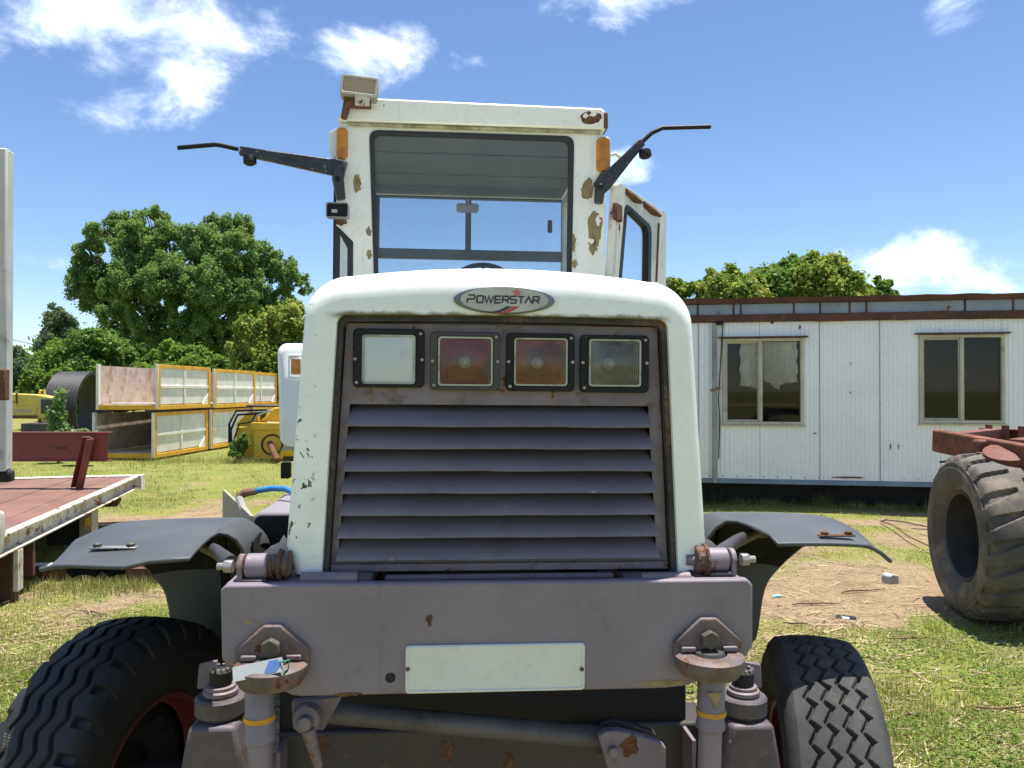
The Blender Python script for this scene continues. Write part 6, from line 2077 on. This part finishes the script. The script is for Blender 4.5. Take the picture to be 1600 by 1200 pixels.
# the big broad crown
Yb = 46
big = [lobe(135, 400, Yb, 30), lobe(160, 368, Yb, 30), lobe(195, 355, Yb + 1, 34), lobe(240, 345, Yb, 30), lobe(215, 385, Yb - 1.5, 44), lobe(262, 372, Yb - 1, 32), lobe(340, 362, Yb, 34), lobe(375, 362, Yb + 0.5, 30), lobe(320, 390, Yb - 1, 44), lobe(370, 400, Yb - 1.5, 44),
       lobe(410, 405, Yb, 34), lobe(440, 425, Yb, 32), lobe(470, 445, Yb + 0.5, 22), lobe(128, 425, Yb, 24), lobe(150, 450, Yb, 44), lobe(205, 445, Yb - 2, 48), lobe(265, 440, Yb - 2.5, 48),
       lobe(330, 450, Yb - 2.5, 50), lobe(390, 465, Yb - 1.5, 46), lobe(180, 500, Yb - 0.5, 36), lobe(240, 515, Yb - 1.5, 40), lobe(310, 515, Yb - 2, 46), lobe(365, 525, Yb - 1, 40), lobe(435, 478, Yb, 36), lobe(215, 550, Yb, 34), lobe(345, 560, Yb, 36), lobe(280, 565, Yb, 36)]
tree('spreading_tree', 'tall broad green tree rising highest behind the steel skips', 'tree', foot(290, Yb), big, 300000, 0.075, M['leaf_poplar'], 100, 0.42, 60, 0.20, stems=3)
tree('round_tree', 'dense dark green round tree left of the tall broad one', 'tree', foot(140, 36), [lobe(140, 555, 36, 52, 44), lobe(100, 575, 36, 40, 44), lobe(180, 570, 36.5, 40, 50), lobe(140, 610, 35.5, 60, 50), lobe(205, 600, 36.5, 34, 44), lobe(85, 550, 37, 24, 26), lobe(225, 570, 37, 24, 30)], 90000, 0.095, M['leaf_dark'], 110, 0.22, 30, 0.30)
tree('round_tree', 'small bright green tree in front of the tall broad trunks', 'tree', foot(290, 36), [lobe(265, 560, 36, 36, 30), lobe(310, 570, 36, 36, 32), lobe(285, 600, 35.5, 56, 40), lobe(340, 595, 36, 30, 40), lobe(235, 600, 35.5, 30, 36)], 60000, 0.095, M['leaf_bright'], 120, 0.18, 26, 0.30)
tree('flowering_tree', 'yellow green flowering tree just left of the tractor cab', 'tree', foot(425, 31), [lobe(405, 535, 31, 44), lobe(445, 515, 31, 44), lobe(472, 500, 31.5, 30), lobe(380, 560, 31, 34), lobe(430, 580, 30.5, 54), lobe(475, 560, 31, 40)], 80000, 0.085, M['leaf_mango'], 130, 0.22, 30, 0.28)
tree('blue_gum', 'tall grey green gum tree far behind at the left', 'tree', foot(95, 75), [lobe(85, 497, 75, 17, 24), lobe(105, 500, 75, 20, 22), lobe(92, 525, 75, 26, 20), lobe(75, 535, 75, 15, 14), lobe(110, 530, 75, 22, 20), lobe(80, 545, 75, 30, 16), lobe(100, 555, 75, 34, 18)], 34000, 0.14, M['leaf_blue'], 140, 0.35, 18, 0.34)
tree('blue_gum', 'hazy gum trees at the far left edge above the boom', 'tree', foot(35, 60), [lobe(30, 575, 60, 24, 30), lobe(52, 590, 60, 22, 26), lobe(35, 610, 60, 34, 22), lobe(5, 590, 60, 30, 34)], 34000, 0.13, M['leaf_blue'], 150, 0.3, 22, 0.34)
tree('round_tree', 'pale green bush behind the yellow boom', 'bush', foot(62, 30), [lobe(55, 605, 30, 22, 28), lobe(75, 600, 30, 18, 26), lobe(45, 625, 30, 26, 20), lobe(85, 625, 30, 22, 20)], 24000, 0.075, M['leaf_bright'], 160, 0.1, 22, 0.32)
tree('leafy_weed', 'tall leafy weed growing in front of the culvert pipe', 'weed', foot(92, 19), [lobe(92, 625, 19, 7, 22), lobe(90, 650, 19, 11, 18), lobe(92, 672, 19, 15, 14), lobe(86, 690, 19, 18, 14)], 3600, 0.05, M['leaf_weed'], 170, 0.03, 22, 0.5)
tree('leafy_weed', 'low weeds growing against the end of the culvert pipe', 'weed', foot(132, 18.5), [lobe(130, 680, 18.5, 12, 10), lobe(143, 685, 18.5, 10, 10), lobe(118, 688, 18.5, 12, 9)], 2500, 0.06, M['leaf_weed'], 175, 0.02, 14, 0.4)
tree('leafy_weed', 'dark green weed growing against the left side of the yellow machine', 'weed', foot(370, 19.2), [lobe(372, 700, 19.2, 12, 12), lobe(380, 690, 19.2, 9, 12), lobe(368, 708, 19.1, 10, 6)], 3500, 0.05, M['leaf_dark'], 178, 0.02, 14, 0.4)
tree('flowering_tree', 'rounded yellow green tree behind the office, nearest the cab', 'tree', foot(1140, 26), [lobe(1130, 440, 26, 30), lobe(1165, 450, 26, 30), lobe(1105, 455, 26, 28), lobe(1140, 480, 25.5, 50), lobe(1180, 475, 26, 30)], 56000, 0.075, M['leaf_mango'], 180, 0.18, 30, 0.28)
tree('flowering_tree', 'low pale flowering tree just right of the open cab door', 'tree', foot(1050, 27), [lobe(1048, 455, 27, 24), lobe(1070, 465, 27, 26), lobe(1030, 470, 27, 26), lobe(1050, 500, 27, 44)], 36000, 0.075, M['leaf_mango'], 185, 0.16, 26, 0.28)
tree('round_tree', 'dark green round tree behind the office roof between the flowering ones', 'tree', foot(1215, 28), [lobe(1190, 440, 28, 26), lobe(1220, 432, 28, 28), lobe(1245, 425, 28, 28), lobe(1215, 470, 27.5, 52), lobe(1180, 470, 28, 30)], 56000, 0.08, M['leaf_dark'], 190, 0.2, 30, 0.29)
tree('flowering_tree', 'tallest tree behind the office, tinged yellow at its top', 'tree', foot(1290, 27), [lobe(1275, 425, 27, 32), lobe(1305, 430, 27, 32), lobe(1325, 450, 27, 28), lobe(1290, 460, 26.5, 54), lobe(1345, 465, 27, 26), lobe(1255, 445, 27, 28)], 70000, 0.078, M['leaf_mango'], 200, 0.2, 30, 0.28)
tree('round_tree', 'small dark tree at the right end of the row behind the office', 'tree', foot(1365, 27), [lobe(1380, 448, 27, 15, 18), lobe(1365, 462, 27, 28, 20), lobe(1350, 480, 27, 34, 24), lobe(1392, 458, 27, 9, 8)], 26000, 0.075, M['leaf_dark'], 210, 0.14, 22, 0.3)

# far wood along the horizon
g = np.random.default_rng(77)
cs, rs = [], []
for k in range(240):
    x = g.uniform(-110, 130)
    y = 84 + 0.0012 * x * x + g.uniform(-5, 5)
    h = g.uniform(1.5, 4.6)
    cs.append((x, y, h * 0.6))
    rs.append(h * 0.75)
V = leaves_for(np.array(cs), np.array(rs), 60000, 0.42, 78)
o = bpy.data.objects.new('distant_woods', mesh_np('distant_woods', V, 4, M['leaf_dark']))
COL.objects.link(o)
tag(o, 'low dark wood along the far edge of the yard', 'woods', kind='stuff')

# ================================================================== turf, weeds and straw
m, t, b = new_mat('grass_blades')
i = t.island()
P = t.coord()
n = t.noise(P, 0.8, 4, 0.6)
green = t.mix(i, (0.13, 0.185, 0.035), (0.27, 0.325, 0.075))
dry = t.mix(t.math('FRACT', t.math('MULTIPLY', i, 31.7)), (0.32, 0.27, 0.10), (0.54, 0.46, 0.23))
pick = t.math('FRACT', t.math('MULTIPLY', i, 7.31))
t.put(b.inputs['Base Color'], t.mix(t.mapr(t.math('MULTIPLY_ADD', n, 1.4, pick), 0.94, 1.22), green, dry))
b.inputs['Roughness'].default_value = 0.6
b.inputs['Specular IOR Level'].default_value = 0.25
tl = t.node('ShaderNodeBsdfTranslucent')
tl.inputs[0].default_value = (0.22, 0.30, 0.04, 1)
mx = t.node('ShaderNodeMixShader')
mx.inputs[0].default_value = 0.3
t.l.new(b.outputs[0], mx.inputs[1])
t.l.new(tl.outputs[0], mx.inputs[2])
t.l.new(mx.outputs[0], t.n['Material Output'].inputs[0])
M['grass'] = m
m, t, b = new_mat('straw_litter')
i = t.island()
t.put(b.inputs['Base Color'], t.mix(i, (0.15, 0.085, 0.045), (0.50, 0.41, 0.24)))
b.inputs['Roughness'].default_value = 0.8
M['straw'] = m
M['clover'] = leaf_mat('ground_weed_leaves', (0.085, 0.155, 0.02), (0.21, 0.30, 0.05))


def scatter(n, y0, y1, seed, power=1.7):
    """points in the part of the yard the picture shows, thicker near the eye"""
    g = np.random.default_rng(seed)
    u = g.uniform(0, 1, n)
    k = 1 - power
    y = (y0 ** k + u * (y1 ** k - y0 ** k)) ** (1 / k)
    half = y * 0.72 + 0.8
    x = g.uniform(-1, 1, n) * half
    return x, y, g


def blades(x, y, h, w, g, lean=0.6):
    n = len(x)
    a = g.uniform(0, 2 * np.pi, n)
    z = gz(x, y) - 0.006
    base = np.stack([x, y, z], 1)
    side = np.stack([np.cos(a), np.sin(a), np.zeros(n)], 1) * w[:, None]
    b2 = a + np.pi / 2 + g.normal(0, 0.8, n)
    ln = np.abs(g.normal(0, lean, n)).clip(0, 1.5)
    tip = base + np.stack([np.cos(b2) * ln * h, np.sin(b2) * ln * h, h * (1 - 0.3 * ln)], 1)
    return np.stack([base - side, base + side, tip], 1).reshape(-1, 3)


allv = []
for n, y0, y1, hs, seed, pw in ((330000, 3.2, 14.0, 1.0, 300, 1.5), (190000, 12.5, 46.0, 1.0, 301, 1.5)):
    x, y, g = scatter(n, y0, y1, seed, pw)
    s = soil(x, y)
    clump = fbm(x * 2.6, y * 2.6, 40, 3)
    keep = g.uniform(0, 1, n) < np.clip((s - 0.2) * 1.5, 0.05, 1) * np.clip((clump - 0.30) * 3.2, 0.08, 1)
    x, y, s, clump = x[keep], y[keep], s[keep], clump[keep]
    h = g.uniform(0.012, 0.042, len(x)) * (0.6 + 0.9 * s) * (0.7 + clump) * hs
    w = g.uniform(0.0014, 0.0034, len(x)) * hs * (1 + y * 0.06)
    allv.append(blades(x, y, h, w, g))
# taller tufts at the feet of things
tufts = [(-3.5, 7.05, 0.45, 0.12, 900), (-3.9, 7.0, 0.5, 0.12, 800), (-4.4, 6.9, 0.4, 0.12, 500), (4.25, 5.75, 0.4, 0.10, 900), (4.9, 5.6, 0.5, 0.14, 900), (3.9, 5.9, 0.3, 0.08, 300), (-8.6, 19.4, 1.6, 0.2, 1500), (-6.6, 19.2, 0.8, 0.25, 900), (-4.8, 6.5, 0.5, 0.1, 500)]
for k in range(18):
    q = OM @ Vector((-1.5 + k * 0.42, 0.15 + 0.5 * ((k * 37) % 10) / 10, 0))
    tufts.append((q.x, q.y, 0.22, 0.24 if k % 4 == 0 else 0.13, 260))
g = np.random.default_rng(303)
for cx, cy, r, hh, n in tufts:
    x, y = g.normal(cx, r * 0.5, n), g.normal(cy, r * 0.4, n)
    allv.append(blades(x, y, g.uniform(0.4, 1.2, n) * hh, g.uniform(0.002, 0.0045, n), g, 0.4))
o = bpy.data.objects.new('grass', mesh_np('grass', np.concatenate(allv), 3, M['grass']))
COL.objects.link(o)
tag(o, 'short mown grass growing over the whole yard', 'grass', kind='stuff')

x, y, g = scatter(150000, 3.2, 13, 310, 1.6)
s = soil(x, y)
wd = fbm(x * 1.3 + 9, y * 1.3, 60, 4)
keep = (wd > 0.53) & (s > 0.35) & (g.uniform(0, 1, len(x)) < 0.75)
x, y = x[keep], y[keep]
n = len(x)
a = g.uniform(0, 2 * np.pi, n)
r = g.uniform(0.006, 0.015, n)
c = np.stack([x, y, gz(x, y) + g.uniform(0.008, 0.032, n)], 1)
u = np.stack([np.cos(a), np.sin(a), g.normal(0, 0.35, n)], 1) * r[:, None]
v = np.stack([-np.sin(a), np.cos(a), g.normal(0, 0.35, n)], 1) * r[:, None] * 0.6
o = bpy.data.objects.new('ground_weeds', mesh_np('ground_weeds', np.stack([c - u, c - v, c + u, c + v], 1).reshape(-1, 3), 4, M['clover']))
COL.objects.link(o)
tag(o, 'small-leaved creeping weeds among the grass', 'weeds', kind='stuff')

x, y, g = scatter(42000, 3.2, 13, 320, 1.6)
keep = g.uniform(0, 1, len(x)) < 0.35 + 0.65 * (fbm(x * 0.9, y * 0.9, 70, 3) > 0.5)
x, y = x[keep], y[keep]
n = len(x)
a = g.normal(0.2, 0.9, n)
ln = np.exp(g.normal(-3.35, 0.6, n)).clip(0.012, 0.16)
wd = g.uniform(0.0014, 0.0042, n)
z = gz(x, y) + g.uniform(0.003, 0.016, n)
c = np.stack([x, y, z], 1)
u = np.stack([np.cos(a), np.sin(a), g.normal(0, 0.10, n)], 1) * ln[:, None]
v = np.stack([-np.sin(a), np.cos(a), g.normal(0, 0.2, n)], 1) * wd[:, None]
o = bpy.data.objects.new('straw_litter', mesh_np('straw_litter', np.stack([c - u - v, c + u - v, c + u + v, c - u + v], 1).reshape(-1, 3), 4, M['straw']))
COL.objects.link(o)
tag(o, 'dry straw, bark and cut stalks strewn over the ground', 'straw', kind='stuff')


# ================================================================== small things on the ground
def ground_at(px, py):
    d = ray(px, py)
    p = Vector((0, 0, EYE)) + d * (-EYE / d.z)
    p.z = float(gz(np.array([p.x]), np.array([p.y]))[0])
    return p


def bit(name, mb, mat, px, py, rz, lab, cat, group=None, **k):
    o = part(name, mb, mat, None, M=Matrix.Translation(ground_at(px, py)) @ Matrix.Rotation(rad(rz), 4, 'Z'), **k)
    tag(o, lab, cat, group)
    return o


bit('concrete_lump', MB().prism([(-0.06, -0.01), (0.065, -0.01), (0.05, 0.075), (-0.02, 0.09), (-0.055, 0.07)], -0.05, 0.05), M['concrete'], 1391, 910, 20, 'small pale concrete lump on the dirt left of the big tyre', 'concrete lump', bevel=0.008)
bit('plastic_scrap', MB().add([(-0.05, 0, 0.008), (0, -0.02, 0.02), (0.05, 0.01, 0.008), (0.02, 0.04, 0.022), (-0.03, 0.04, 0.012), (-0.05, 0, 0.0), (0, -0.02, 0.002), (0.05, 0.01, 0.0), (0.02, 0.04, 0.002), (-0.03, 0.04, 0.0)], [(0, 1, 2, 3, 4), (9, 8, 7, 6, 5), (0, 5, 6, 1), (1, 6, 7, 2), (2, 7, 8, 3), (3, 8, 9, 4), (4, 9, 5, 0)]), M['litter_blue'], 1216, 932, 10, 'pale blue plastic scrap on the ground by the right fender', 'litter', smooth=0)
pb = bit('flattened_carton', MB().prism(rrect(-0.075, 0.075, -0.05, 0.05, 0.03), -0.004, 0.004, Matrix.Rotation(rad(-80), 4, 'X')), M['black'], 1322, 965, -25, 'flattened dark carton with a white patch on bare soil', 'litter', smooth=0)
part('carton_print', MB().prism(rrect(-0.03, 0.025, -0.02, 0.02, 0.012), -0.0055, -0.0042, Matrix.Rotation(rad(-80), 4, 'X')), M['paper'], pb, smooth=0)
rg = random.Random(90)
for k, (px, py, ln, rz, lab) in enumerate(((1275, 945, 0.42, 3, 'thin dry stick lying on the soil near the right fender'), (1350, 925, 0.45, 14, 'dry stick lying between the concrete lump and the fender'), (1580, 1105, 0.42, 4, 'brown stick at the right edge of the grass'), (1450, 830, 0.4, -8, 'dry stick on the dirt beneath the wire loop'), (1430, 1120, 0.14, 12, 'short brown stick lying beside the front tyre'), (150, 962, 0.3, -30, 'dry stick in the shadow below the trailer'), (1245, 975, 0.2, -10, 'short twig beside the fender foot'), (1420, 1000, 0.3, 8, 'pale stalk on the grass in front of the big tyre'))):
    pts = [Vector((ln * (f - 0.5), rg.uniform(-0.015, 0.015), 0.014 + rg.uniform(0, 0.012))) for f in np.linspace(0, 1, 6)]
    bit('stick', MB().tube(pts, [0.006, 0.008, 0.008, 0.007, 0.006, 0.003], 6), M['soil_piece'], px, py, rz, lab, 'stick', 'sticks strewn on the ground', smooth=50)
pa = [ground_at(1444, 868) + Vector((0.1, 0, 0.08)), ground_at(1420, 848) + Vector((0, 0, 0.07)), ground_at(1395, 830) + Vector((0, 0, 0.07)), ground_at(1376, 818) + Vector((0, 0, 0.03)), ground_at(1385, 816) + Vector((0, 0, 0.03)), ground_at(1410, 828) + Vector((0, 0, 0.10)), ground_at(1452, 842) + Vector((0.1, 0, 0.12))]
base = pa[3].copy()
w = part('wire_loop', MB().tube([p - base for p in pa], 0.010, 6), M['soil_piece'], None, M=Matrix.Translation(base), smooth=60)
tag(w, 'loop of rusty brown wire on the ground left of the big tyre', 'wire')
p0, p1 = at(-60, 508, 58), at(110, 552, 58)
w = part('power_line', MB().tube([Vector((0, 0, 0)), (p1 - p0) * 0.5 + Vector((0, 0, -0.1)), p1 - p0], 0.022, 6), M['black'], None, M=Matrix.Translation(p0))
tag(w, 'thin overhead power line in the sky at the far left', 'power line')
